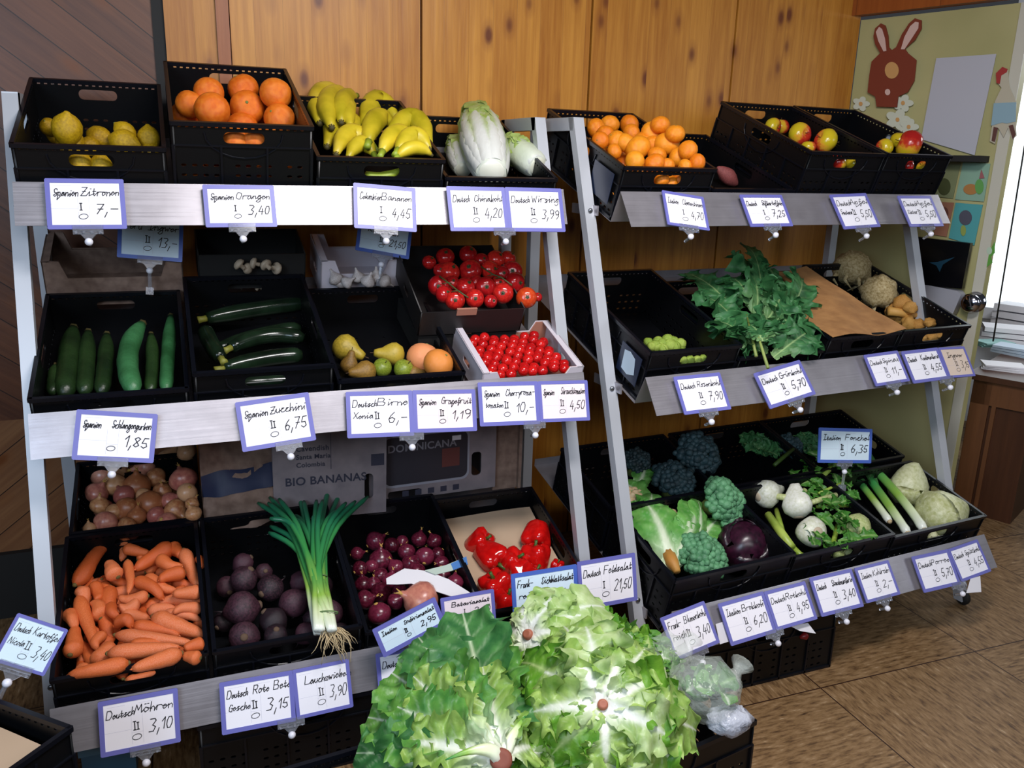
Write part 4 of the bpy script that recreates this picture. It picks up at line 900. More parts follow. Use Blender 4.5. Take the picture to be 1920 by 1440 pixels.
CAR = [(480,950,720,670,45),(760,900,690,800,45),(655,910,640,890,27),(605,940,625,1045,36),(705,960,715,1290,48),(820,790,825,1000,28),(790,715,960,745,33),(1105,690,870,850,50),(800,650,780,790,32),(1010,780,1170,830,38),(1180,720,1270,950,38),(1110,685,1165,770,36),(1060,840,970,880,35),(1190,865,1020,920,42),(870,910,1045,1040,38),(930,900,1130,985,38),(1100,955,1270,945,30),(1300,1000,1110,1005,40),(955,1020,760,1030,36),(900,1070,760,1085,42),(1300,1035,1020,1070,38),(510,960,545,1010,38),(505,1020,620,1360,40),(650,1165,590,1060,43),(950,1110,1140,1125,36),(1300,1095,1110,1130,35),(980,1150,1310,1270,50),(1310,1180,1210,1150,35),(780,1130,960,1165,38),(750,1180,850,1215,42),(850,1205,1150,1275,40),(740,1270,1240,1325,40),(1235,1270,1130,1295,35),(690,1390,1150,1350,45),(830,1335,1120,1325,38),(440,1120,485,1230,40),(450,1400,490,1220,50),(1170,1385,850,1490,48),(830,1450,440,1530,46),(660,1260,620,1360,33),(570,1250,660,1190,40),(1310,1320,1180,1360,38),(1290,1420,1170,1405,38),(500,1500,610,1390,50),(620,1460,700,1330,52),(1275,770,1300,840,24),(535,1060,530,980,34),(660,945,700,1010,32),(880,790,990,760,30),(700,1080,760,1160,34),(1050,1130,1290,1180,34),(900,1280,1200,1240,34)]
objs, uv = [], []
for i, (x1, y1, x2, y2, r) in enumerate(CAR):
    a, b = zc(x1, y1), zc(x2, y2); h = .125+.012*((i*7) % 4)+(-.018 if r < 36 else 0)+(.04 if (y1+y2)/2 > 1400 else .02 if (y1+y2)/2 > 1290 else 0)
    A, B = at(T_['U'], *a, h), at(T_['U'], *b, h+(.008 if i % 2 else -.008)); R_ = r/3.4286*px_m((A+B)/2)
    if (B-A).length < R_*3: B = B-(T_['U'].to_3x3()@V((0, .02, .05))); 
    objs.append(put(CP[i % 5], rod(None, A, B, R_*1.22), None, 'carrot', 'carrots')); uv.append(((a[0]+b[0])/2, (a[1]+b[1])/2))
for i in range(34):   # lower layer
    x, y = .05+.055*(i % 6)+.01*RN.random(), .05+.08*(i//6)+.02*RN.random(); a = RN.uniform(-.5, 2.6)
    A = T_['U']@V((x, y, .085+.02*(i % 2))); B = A+(T_['U'].to_3x3()@V((math.cos(a), math.sin(a), 0)))*.15; q = (T_['U'].inverted()@B)
    if not (.04 < q.x < .35 and .03 < q.y < .55): B = T_['U']@V((min(max(q.x, .05), .34), min(max(q.y, .05), .52), q.z+.004))
    if (B-A).length < .06: A = T_['U']@V((.34 if x < .2 else .05, min(y+.03, .5), .09))
    objs.append(put(CP[i % 5], rod(None, A, B, .020), None, 'carrot', 'carrots')); d = A-CAM; uv.append((960+F_PX*d.dot(CR)/d.dot(CF), 720-F_PX*d.dot(CU)/d.dot(CF)))
row_labels(objs, uv, 'orange carrot', 'in the carrot crate', 7)
A, B = at_y(T_['U'], 235, 1275, .04), at_y(T_['U'], 300, 1262, .04); put(CP[1], rod(None, A, B, .014), 'carrot seen through the front handle of the carrot crate', 'carrot', 'carrots')

def long_veg(name, A, Mid, B, r, mat, label, cat, group, tip=None, tipmat=None, ends=(.5, .8), wob=.03):
    c = (A+B)/2; pts = [q-c for q in smooth3(A, Mid, B, 15)]; rs = []
    for i in range(15):
        t = i/14; rs.append(r*(ends[0]+(1-ends[0])*min(1, t*5))*(ends[1]+(1-ends[1])*min(1, (1-t)*6))*(1+wob*math.sin(i*1.7))*(.6 if i == 14 else 1))
    mb = MB(); mb.tube(pts, rs, 14, lobe=lambda a, t: 1+.03*math.cos(6*a)); o = mb.obj(name, mat, None); o.location = c; tag(o, label, cat, group)
    if tip:
        d = (pts[0]-pts[1]).normalized(); mb = MB(); mb.tube([pts[0]-d*.003, pts[0]+d*tip*.5, pts[0]+d*tip], [r*.45, r*.4, r*.5], 6); mb.obj('stem', tipmat, o)
    return o
CU = [((137,620),(128,680),(121,745),19,cuc_d,'thick dark cucumber, leftmost large one in the cucumber crate'),((165,627),(162,685),(158,740),15,cuc_d,'dark cucumber just right of the thick dark one'),((200,632),(197,685),(190,740),14,cuc_d,'slim dark cucumber in the middle with a light tip'),((265,612),(240,668),(252,738),18,cuc_lit,'curved cucumber coloured as brightly lit in the cucumber crate'),((283,632),(286,685),(281,738),12,cuc_d,'dark cucumber tucked beside the curved lit one'),((320,597),(315,668),(311,736),12,cuc_lit,'straight cucumber coloured as brightly lit against the right crate side'),((104,690),(101,712),(98,740),11,cuc_d,'short dark cucumber end at the left crate side')]
_CU = CU
CU = cam_axes()[1]
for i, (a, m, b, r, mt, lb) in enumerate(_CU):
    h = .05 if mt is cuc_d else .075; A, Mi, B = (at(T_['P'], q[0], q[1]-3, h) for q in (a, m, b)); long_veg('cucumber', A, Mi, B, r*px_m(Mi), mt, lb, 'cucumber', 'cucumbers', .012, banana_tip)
ZU = [((387,597),(480,580),(573,568),15,'courgette lying at the back of the courgette crate'),((405,655),(490,628),(563,615),14,'courgette in the middle under the shiny curved one'),((433,652),(500,630),(570,634),15,'shiny curved courgette in the middle of its crate'),((420,690),(500,672),(567,666),16,'courgette nearest the front rim of the courgette crate'),((414,672),(396,645),(384,618),16,'courgette pointing backwards at the left crate side')]
for i, (a, m, b, r, lb) in enumerate(ZU):
    h = .10 if i in (2, 4) else .08; A, Mi, B = (at(T_['Q'], *q, h) for q in (a, m, b)); long_veg('courgette', A, Mi, B, r*px_m(Mi), zuc_m, lb, 'courgette', 'courgettes', .03, zuc_st, (.7, .85), .01)
A, Mi, B = at_y(T_['Q'], 430, 722, .05), at_y(T_['Q'], 500, 716, .05), at_y(T_['Q'], 570, 712, .05); long_veg('courgette', A, Mi, B, .024, zuc_m, 'courgette seen through the front handle of the courgette crate', 'courgette', 'courgettes')
# pears and grapefruits
TR = T_['R']; pg = 'pears and grapefruits'
def one(kd, T, u, v, r, h, zdir, label, cat, group=None, roll=0.):
    h = fit_h(T, u, v, h, r*px_m(at(T, u, v, h))); p = at(T, u, v, h); return put(K[kd], align(p, T.to_3x3()@V(zdir), roll, r*px_m(p)), label, cat, group)
one('pear', TR, 648, 652, 25, .055, (.7, -.7, -.1), 'large yellow green pear at the left crate side', 'pear', 'pears')
one('pear', TR, 737, 664, 22, .055, (-1, .1, .1), 'yellow pear lying alone in the middle of its crate', 'pear', 'pears')
one('pear_br', TR, 655, 684, 17, .045, (.2, .3, 1), 'small brownish pear under the large yellow green one', 'pear', 'pears')
one('pear_br', TR, 684, 697, 21, .045, (-1, -.3, .2), 'russet pear at the front left rim', 'pear', 'pears')
one('pear_g', TR, 717, 689, 18, .05, (.2, -.4, 1), 'small round green pear near the front rim', 'pear', 'pears')
one('pear_g', TR, 757, 692, 19, .045, (.5, -.2, 1), 'olive pear beside the grapefruits', 'pear', 'pears')
one('pear_br', TR, 775, 700, 14, .035, (1, -.2, .2), 'pear half hidden at the front rim below the grapefruits', 'pear', 'pears')
one('grape', TR, 793, 671, 31, .06, (.4, .5, 1), 'orange coloured grapefruit behind the pink one', 'grapefruit', 'grapefruits')
one('grape', TR, 822, 682, 29, .075, (.5, -.3, 1), 'pink grapefruit at the front right of the pear crate', 'grapefruit', 'grapefruits')
# tomatoes in a black carton and cherry tomatoes in a white one
def carton(name, T, w, d, h, mat, label, inner=None, notch=True, tab=None):
    c = empty(name, label, 'carton', T); t = .004
    def wall(L, hh, hole=None, step=None):
        out = rect(0, 0, L, hh)
        if step: out = [(0, 0), (L, 0), (L, hh), (L-step[0], hh), (L-step[0]-.02, step[1]), (step[0]+.02, step[1]), (step[0], hh), (0, hh)]
        return panel_mesh('carton_side', out, [hole] if hole else [], t, mat)
    F_ = mat_from(V((0, .002, 0)), V((1, 0, 0)), V((0, 0, 1)), V((0, -1, 0))); B_ = mat_from(V((0, d-.002, 0)), V((1, 0, 0)), V((0, 0, 1)), V((0, -1, 0)))
    L_ = mat_from(V((.002, 0, 0)), V((0, 1, 0)), V((0, 0, 1)), V((1, 0, 0))); R_ = mat_from(V((w-.002, 0, 0)), V((0, 1, 0)), V((0, 0, 1)), V((1, 0, 0)))
    fs = wall(w, h, None, (.05, h*.62)) if notch else wall(w, h)
    for nm, me, Q in (('front_side', fs, F_), ('back_side', fs if notch else wall(w, h), B_)):
        o = link(nm, me, c); o.matrix_basis = Q
        if inner:
            o2 = link('inner_face', wall(w-.01, h-.002, None, (.045, h*.60)) if notch else wall(w-.01, h-.002), o); o2.data = o2.data.copy(); o2.data.materials.clear(); o2.data.materials.append(inner); o2.location = (.005, 0, -.005 if nm == 'front_side' else .005)
    for Q in (L_, R_):
        o = link('end_side', wall(d, h, rrect(d/2-.035, h*.35, d/2+.035, h*.35+.024, .01)), c); o.matrix_basis = Q
        if inner:
            mb = MB(); mb.box((0, h-.003, -.003 if Q is L_ else -.022), (d, h, .022 if Q is L_ else .003)); mb.obj('folded_edge', mat, o, False)
    mb = MB(); mb.box((.002, .002, 0), (w-.002, d-.002, .004)); mb.obj('base', inner or mat, c, False)
    if tab: mb = MB(); mb.box((w*.33, -.004, h-.015), (w*.52, .004, h+.012)); mb.obj('front_tab', tab, c, False)
    return c
TT = tierM(1, 2)
TTc = TT@M.Translation((1.163, .30, .10))@M.Rotation(rad(10), 4, 'X')
carton('tomato_carton', TTc, .385, .40, .10, card_black, 'black printed carton heaped with vine tomatoes behind the cherry tomatoes', None, False, card_inner)
mb = MB(); mb.box((1.17, .31, .004), (1.54, .66, .09)); o = mb.obj('folded_crate', black_matt, None, False); o.matrix_world = TT; tag(o, 'folded black crate that carries the vine tomato carton', 'crate')
TOM = [(805,492,14),(835,482,18),(878,477,18),(930,486,18),(953,484,15),(903,488,14),(843,510,20),(825,507,13),(882,508,22),(918,506,18),(960,509,20),(942,513,15),(965,530,20),(910,538,20),(873,538,19),(822,536,20),(848,530,14),(893,530,14),(943,550,20),(987,558,20),(833,552,17),(853,563,19),(890,560,18),(920,565,13),(1008,557,9),(935,530,14)]
tl = heap('tomato', TTc, TOM, .10, 'tomato', 'vine tomato', 'in the black carton', 'vine tomatoes', 4, False, tilt=[(RN.uniform(-.6, .6), RN.uniform(-1.2, .0), .8) for _ in TOM], kinds=['tomato_o' if i in (19,) else 'tomato' for i in range(len(TOM))])
def vine(px, T, h, label):
    pts = [at(T, u, v, h) for u, v in px]; mb = MB(); mb.tube(pts, .0028, 6)
    for p in pts[1:-1]:
        for s in (-1, 1): mb.tube([p, p+(T.to_3x3()@V((.018*s, .01, -.012)))], [.0022, .0018], 5)
    o = mb.obj('tomato_vine', vine_m, None); tag(o, label, 'stem')
vine([(824, 518), (840, 530), (858, 545), (878, 558)], TTc, .145, 'dark vine stem lying across the left tomatoes')
vine([(902, 500), (925, 515), (940, 520), (960, 535)], TTc, .14, 'short vine stem between the right tomatoes')
TS_ = TT@M.Translation((1.30, -.005, .02)); carton('cherry_tomato_carton', TS_, .365, .325, .105, card_white, 'white cardboard tray full of cherry tomatoes', card_inner)
objs, uv = [], []
for j in range(8):
    for i in range(8):
        x = .045+.0385*i+(.019 if j % 2 else 0)+RN.uniform(-.004, .004); y = .045+.032*j+RN.uniform(-.004, .004)
        if x > .33: continue
        p = TS_@V((x, y, .062+RN.uniform(0, .018))); objs.append(put(K['cherry'], M.Translation(p)@rnd_rot()@M.Scale(.0195, 4), None, 'cherry tomato', 'cherry tomatoes')); uv.append((x, -y*100))
row_labels(objs, uv, 'cherry tomato', 'in the white tray', 8)
# the things behind the crates on the middle shelf
c = carton('ginger_carton', TT@M.Translation((.0, .63, .09)), .42, .24, .16, card_brown, 'brown cardboard carton with a wide cut-out front behind the cucumbers', card_brown)
c = carton('mushroom_carton', TT@M.Translation((.47, .64, .13)), .36, .22, .13, black_matt, 'black carton of mushrooms behind the courgettes', None, False)
heap('mush', TT, [(450,497,12,.24),(463,503,11,.22),(478,494,11,.24),(500,498,12,.24),(517,503,12,.22),(455,535,9,.12),(485,538,9,.12)], .24, 'mushroom', 'pale mushroom', 'in the black carton', 'mushrooms', 1)
c = carton('garlic_carton', TT@M.Translation((.885, .64, .09)), .30, .24, .14, card_white, 'small white carton of garlic behind the pears', card_white)
heap('garlic', TT, [(630,523,14,.17),(650,530,12,.17),(672,520,13,.18),(690,527,14,.18),(706,519,15,.18),(722,527,13,.18),(640,532,11,.15)], .18, 'garlic', 'garlic bulb', 'in the small white carton', 'garlic bulbs', 1)
# onions
ons = [(319,866,24),(274,876,20),(216,885,21),(292,895,17),(344,900,23),(257,911,23),(214,909,21),(181,925,19),(305,921,16),(351,923,17),(233,929,18),(238,953,20),(281,946,24),(319,941,17),(330,957,21),(363,963,14),(198,980,20),(257,968,16),(238,987,16),(312,980,18),(168,991,11),(213,960,14),(190,890,19),(350,848,16),(187,948,16),(292,966,16),(270,930,14),(360,945,12)]
ons += [(u+9, v+7, 17, .08) for u, v, r in ons[::2]]
heap(['onion', 'onion2', 'onion'], T_['Y'], ons, .12, 'onion', 'brown onion', 'in the back left crate', 'brown onions', 5, sc=1.12)
ron = [(703,1015,17),(735,1022,14),(754,1015,11),(786,1012,14),(815,1015,13),(714,1050,20),(762,1035,15),(797,1044,17),(822,1038,12),(828,1057,14),(770,1058,17),(675,1067,14),(713,1079,14),(742,1064,14),(733,1090,16),(681,1096,15),(714,1111,18),(684,1125,17),(741,1128,15),(853,1093,15),(669,1038,12),(780,1073,17),(751,1111,15),(700,1095,13),(697,1062,12),(800,1085,15),(830,1080,14),(752,1082,13),(780,1100,14),(840,1110,14)]
heap('ronion', T_['W'], ron, .05, 'red onion', 'small red onion', 'in the third bottom crate', 'small red onions', 4, sc=1.12)
one('ronion', T_['W'], 711, 1150, 23, .07, (.3, -.5, -1), 'largest red onion at the front left corner of its crate', 'red onion', 'small red onions')
one('onion2', T_['W'], 790, 1126, 36, .09, (-1, .2, .5), 'very large pinkish brown onion lying on the red onions', 'onion')
bt = [(458,1086,25,.10),(507,1103,25,.09),(455,1141,32,.10),(550,1130,27,.09),(512,1165,26,.08),(458,1194,29,.09),(517,1192,22,.08),(574,1188,21,.07),(587,1160,18,.06),(456,1056,19,.08),(494,1072,16,.08),(564,1090,20,.08),(425,1100,20,.05),(420,1165,20,.05),(600,1100,24,.07),(620,1150,24,.07),(636,1190,22,.06)]
heap('beet', T_['V'], bt, .09, 'beetroot', 'dark beetroot', 'in the beetroot crate', 'beetroots', 3)
pep = [(898,1020,25),(920,1046,31),(1006,1004,27),(1004,1048,27),(962,1058,26),(932,1103,30),(948,1135,26),(1044,1064,13),(975,1075,22),(995,1085,24)]
heap('pepper', T_['X'], pep, .07, 'bell pepper', 'glossy red pepper', 'in the pepper crate', 'red bell peppers', 2, False, tilt=[(.6,-.3,.8),(.3,-.9,.1),(-.5,-.9,-.2),(.1,.6,1),(.4,-.2,1),(-.4,.3,1),(.3,.3,1),(.2,.2,1),(0,1,.4),(.6,.2,.8)])
def sheet_obj(name, T, pts, mat, label, cat, wob=.006, n=10, th=.0012, seed=0, sub=None):
    """a paper sheet: pts = 4 local corners"""
    a, b, c, d = [V(p) for p in pts]; mb = MB(); vs = []
    for j in range(n+1):
        for i in range(n+1):
            s, t = i/n, j/n; p = (a*(1-s)+b*s)*(1-t)+(d*(1-s)+c*s)*t
            p.z += wob*NZ.noise(V((s*2.3+seed, t*2.3, seed)))*2; vs.append(p)
    fs = [(j*(n+1)+i, j*(n+1)+i+1, (j+1)*(n+1)+i+1, (j+1)*(n+1)+i) for j in range(n) for i in range(n)]
    m0 = len(vs); mb.add(vs+[v-V((0, 0, th)) for v in vs], fs+[tuple(k+m0 for k in f[::-1]) for f in fs]); o = mb.obj(name, mat, None); o.matrix_world = T; tag(o, label, cat); return o
sheet_obj('paper_liner', T_['X'], [(.01, .01, .03), (.39, .01, .03), (.385, .56, .075), (.012, .56, .07)], paper_tan, 'pale paper lining the pepper crate', 'paper', .004)
sheet_obj('kraft_paper', T_['K'], [(.0, -.006, .198), (.385, -.006, .20), (.33, .53, .215), (-.03, .50, .20)], paper_brown, 'brown kraft paper laid over the crate beside the kale', 'paper', .012, 14, seed=3)
Tw = T_['W']
def pl_(uvs, h): return [Tw.inverted()@at(Tw, u, v, h) for u, v in uvs]
bagp = pl_([(757,1081),(882,1120),(868,1068),(762,1078)], .085)
mb = MB(); q = [(723,1098),(757,1080),(800,1084),(840,1098),(882,1122),(845,1128),(812,1118),(770,1106),(745,1108),(724,1108)]
me = panel_mesh('paper_bag_strip', [tuple((Tw.inverted()@at(Tw, u, v, .10))[:2]) for u, v in q], [], .002, paper_w); o = link('paper_bag', me); o.matrix_world = Tw@M.Translation((0, 0, .115))@M.Rotation(rad(4), 4, 'X'); tag(o, 'crumpled white paper bag on the red onions around the big onion', 'paper bag')
q = [(795,1085),(835,1075),(872,1060),(875,1074),(845,1085),(815,1092)]
me = panel_mesh('printed_end', [tuple((Tw.inverted()@at(Tw, u, v, .10))[:2]) for u, v in q], [], .002, plain('pale_print', '#b4c4b8', .5)); e = link('printed_end', me, o); e.location = (0, 0, .006)
q = [(843,1073),(872,1060),(875,1074),(848,1084)]
me = panel_mesh('blue_patch', [tuple((Tw.inverted()@at(Tw, u, v, .10))[:2]) for u, v in q], [], .0022, plain('blue_print', '#4a7ab8', .5)); e2 = link('blue_patch', me, e); e2.location = (0, 0, .001)
# sprouts, celeriac, roots
sp = [(1215,642,8),(1229,649,10),(1252,638,11),(1256,648,11),(1276,645,10),(1241,645,10),(1267,650,9),(1244,654,8),(1222,650,8),(1234,640,9),(1264,641,9)]
heap('sprout', T_['I'], sp, .06, 'brussels sprout', 'pale sprout', 'in the sprout crate', 'brussels sprouts', 2, sc=1.1)
behind_handle('sprout', T_['I'], [(1282, 676, 8), (1294, 675, 9), (1307, 676, 9), (1318, 673, 8)], 'brussels sprout', 'sprout', 'of its crate', 'brussels sprouts', .035)
one('celeriac', T_['L'], 1597, 503, 34, .15, (.3, .4, 1), 'celeriac at the back corner of its crate', 'celeriac', 'celeriac roots', 1)
one('celeriac', T_['L'], 1648, 547, 33, .13, (-.4, .2, 1), 'round celeriac in front of the other one', 'celeriac', 'celeriac roots', 3)
heap('knob', T_['L'], [(1692,570,17,.10),(1706,578,14,.10),(1677,585,17,.08),(1703,606,14,.08),(1722,608,12,.08),(1742,605,11,.09),(1690,598,14,.07)], .09, 'root', 'knobbly yellow root', 'in the celeriac crate', 'knobbly yellow roots', 2)
A, B = at(T_['L'], 1665, 583, .11), at(T_['L'], 1728, 592, .11); mb = MB(); mb.tube([A, (A+B)/2, B], [.02, .019, .013], 10); o = mb.obj('yellow_root', root_m, None); tag(o, 'straight yellow root stick lying across the knobbly roots', 'root')
behind_handle('knob', T_['L'], [(1725, 634, 13), (1745, 632, 12), (1762, 628, 12)], 'root', 'yellow root', 'of the celeriac crate', 'knobbly yellow roots', .05)

# ------------------------------------------------------------------ leaves
def leaf_mb(L, W, arch=.2, ruffle=.15, freq=5, neck=.25, jag=.0, cup=.15, seed=0, nu=14, nv=22, ribw=.12, ribfade=.9, tip=1.0, base_white=.35, fold=0.):
    """a leaf along +Y from the origin, face up +Z"""
    R2 = random.Random(seed); ph = R2.uniform(0, 6); mb = MB(); vs = []; rib = []
    for j in range(nv+1):
        t = j/nv; wt = neck+(1-neck)*(min(1, t/.55)**1.3*(3-2*min(1, t/.55)**1.3) if t < .55 else 1)/(1 if t >= .55 else (3-2*min(1, t/.55)**1.3))
        if t >= .55: wt = math.sqrt(max(.0, 1-((t-.55)/.45)**2.4*tip))
        wt = max(wt, .12)
        ang = arch*2*t
        cy = L*(math.sin(ang)/(arch*2) if abs(arch) > .01 else t); cz = -L*((1-math.cos(ang))/(arch*2) if abs(arch) > .01 else 0)
        for i in range(nu+1):
            s = -1+2*i/nu; e = abs(s); sg = 1 if s >= 0 else -1
            edge = NZ.noise(V((sg*5+seed, t*freq*3.2, .5)))*.8+NZ.noise(V((sg*5+seed, t*freq*9, 3.5)))*.5
            w = W/2*wt*(1+jag*e*e*edge*2)
            fine = NZ.noise(V((s*1.6+seed, t*freq*1.6, seed*.7)))*1.3*e+NZ.noise(V((s*3.5, t*freq*4., seed)))*.55*e*e
            wave = ruffle*W*(e**1.8*math.sin(freq*6.28*t+ph+sg*1.3)*.55+fine)*(.25+.75*min(1, t*1.8))
            pleat = .010*W*math.cos((t*9-e*1.8)*6.28)*e*(1-e)*4*(t > .1)
            x = s*w*(1-.25*fold*e); z = cz+cup*W*wt*e*e+wave+fold*W*.4*e*wt+pleat; y = cy+W*.10*e*e*math.cos(freq*6.28*t+ph*2+sg)*min(1, ruffle*4)*min(1, t*4)
            vs.append(V((x, y, z)))
            rw = ribw*(1.5*(1-t)**1.3+.12); v_ = abs(((t*8-e*1.7) % 1.)-.5)*2
            r = 1/(1+(e/rw)**4)*(1-.35*t)+.30*max(0, (v_-.75)*4)*(1-e)*(t > .12)+base_white*max(0, 1-t/.42)**1.2
            rib.append(max(0, min(1, r)))
    fs = [(j*(nu+1)+i, j*(nu+1)+i+1, (j+1)*(nu+1)+i+1, (j+1)*(nu+1)+i) for j in range(nv) for i in range(nu)]
    mb.add(vs, fs); mb.rib = rib; return mb
def leaf_between(A, B, N_, wid, mat, parent, arch=.25, seed=0, inv=None, name='leaf', **k):
    d = B-A; L = d.length; Y = d.normalized(); Z = (N_-Y*N_.dot(Y)).normalized(); X = Y.cross(Z)
    # chord correction for the arch, tilt the base up
    ch = math.sin(arch)/arch if abs(arch) > .01 else 1.
    mb = leaf_mb(L/ch, wid, arch, seed=seed, **k)
    T = mat_from(A, X, Y, Z)@M.Rotation(arch, 4, 'X')
    if inv is not None: T = inv@T
    mb.v = [T@q for q in mb.v]; return mb.obj(name, mat, parent)
def cluster_ball(name, c, r, mat, n, br, label, cat, group=None, up=V((0, 0, 1)), squash=.75, stalk=True, hemi=.2):
    """broccoli or cauliflower: many florets on a dome, stalk below"""
    o = empty(name, label, cat, align(c, up), group); mb = MB()
    for i in range(n):
        z = 1-(1-hemi*-1+0)*0; ga = i*2.39996; zz = 1-(i+.5)/n*(1+hemi); rr = math.sqrt(max(0, 1-zz*zz))
        p = V((rr*math.cos(ga), rr*math.sin(ga), zz*squash))*r*(.88+.28*NZ.noise(V((rr*math.cos(ga)*2.2+r*99, rr*math.sin(ga)*2.2, zz*2.2)))); s = br*(.75+.5*RN.random())
        mb.lathe([(q[0], q[1]) for q in sph(7)], 9, lambda q, a, s=s, i=i: q*(1+.22*NZ.noise(q*3+V((i, 0, 0)))), 0, M.Translation(p)@M.Scale(s, 4))
    mb.obj('florets', mat, o)
    if stalk:
        mb = MB(); mb.tube([(0, 0, r*.4), (0, 0, -r*.3), (.0, .01, -r*1.05)], [r*.75, r*.4, r*.36], 12); mb.obj('stalk', stalk_m, o)
    return o
TM = T_['M']; upM = TM.to_3x3()@V((0, 0, 1))
def cb(u, v, r, h, mat, label, up=None, T=TM, n=120):
    p = at(T, u, v, h); R_ = r*px_m(p); return cluster_ball('broccoli_head', p, R_, mat, n, R_*.17, label, 'broccoli', 'broccoli heads', up or upM)
cb(1352, 940, 46, .20, broc_m, 'bright green broccoli head in the middle of the crate', TM.to_3x3()@V((.5, -.5, .8)))
cb(1318, 1046, 46, .15, broc_m, 'greyish broccoli head at the front of the cauliflower crate', TM.to_3x3()@V((0, -.4, 1)))
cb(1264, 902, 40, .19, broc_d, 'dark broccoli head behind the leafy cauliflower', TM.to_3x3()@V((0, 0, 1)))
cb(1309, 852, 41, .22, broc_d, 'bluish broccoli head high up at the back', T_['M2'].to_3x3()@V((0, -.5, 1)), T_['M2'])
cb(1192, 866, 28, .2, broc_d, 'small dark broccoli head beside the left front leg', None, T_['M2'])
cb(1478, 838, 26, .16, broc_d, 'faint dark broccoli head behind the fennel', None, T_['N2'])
p = at(TM, 1395, 1022, .11); put(K['redcab'], align(p, TM.to_3x3()@V((-.3, -.4, 1)), .5, 48*px_m(p)), 'dark red cabbage at the front right of the broccoli crate', 'red cabbage')
A, B = at(TM, 1252, 1040, .15), at(TM, 1270, 1072, .15); mb = MB(); mb.tube([A, (A+B)/2, B], [.028, .024, .012], 10); o = mb.obj('parsnip', root_m, None); tag(o, 'pale orange root at the left rim before the grey broccoli', 'root')
def cauli(u, v, r, h, label, tips, seed):
    p = at(TM, u, v, h); o = empty('cauliflower', label, 'cauliflower', M.Translation(p), 'cauliflowers'); inv = M.Translation(-p); R_ = r*px_m(p)
    mb = MB()
    for i in range(30):
        ga = i*2.4; zz = 1-(i+.5)/30*1.2; rr = math.sqrt(max(0, 1-zz*zz)); mb.lathe(sph(6), 8, lambda q, a, i=i: q*(1+.2*NZ.noise(q*3+V((i, 0, 0)))), 0, M.Translation(V((rr*math.cos(ga), rr*math.sin(ga), zz*.8))*R_*.6)@M.Scale(R_*.22, 4))
    mb.obj('curd', caul_m, o)
    for k, (a, b, w, dh, N0) in enumerate(tips):
        A = at(TM, *a, h+dh[0]); B = at(TM, *b, h+dh[1]); leaf_between(A, B, TM.to_3x3()@V(N0), w, caul_leaf, o, .6, seed+k, inv, ruffle=.13, freq=4, neck=.45, cup=-.22, ribw=.2, base_white=.8, jag=.12, nu=22, nv=32)
cauli(1245, 985, 50, .12, 'large cauliflower wrapped in green leaves at the left of its crate',
      [((1262,1062),(1205,938),.17,(.02,.07),(-.3,-.6,1)), ((1245,1075),(1300,945),.14,(.0,.06),(.4,-.5,1)), ((1290,1040),(1305,935),.10,(.0,.07),(.6,-.3,1)), ((1210,1010),(1222,925),.12,(.03,.07),(-.2,-.2,1)), ((1300,1030),(1345,975),.10,(-.02,.02),(.2,0,1)), ((1295,1045),(1330,1010),.08,(-.01,.02),(.1,-.4,1)), ((1282,1010),(1290,965),.09,(.06,.09),(.2,-.4,1))], 30)
cauli(1185, 935, 34, .14, 'second cauliflower partly hidden by the front leg',
      [((1215,960),(1172,905),.13,(.0,.03),(-.3,-.5,1)), ((1215,975),(1180,960),.11,(.0,.03),(-.3,-.5,1)), ((1190,930),(1212,872),.09,(.0,.05),(.2,0,1))], 50)
# dark greens in the second row
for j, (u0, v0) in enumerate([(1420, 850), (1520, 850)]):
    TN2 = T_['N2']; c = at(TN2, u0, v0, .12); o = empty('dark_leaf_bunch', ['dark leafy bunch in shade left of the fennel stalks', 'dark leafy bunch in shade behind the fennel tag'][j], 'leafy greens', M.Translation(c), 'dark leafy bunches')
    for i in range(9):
        a = i*.7; B = c+TN2.to_3x3()@V((.10*math.cos(a), .10*math.sin(a), .05)); leaf_between(c, B, V((0, -.5, 1)), .09, kale_leaf, o, .5, 900+i+20*j, M.Translation(-c), ruffle=.2, freq=5, jag=.25, nu=16, nv=24)
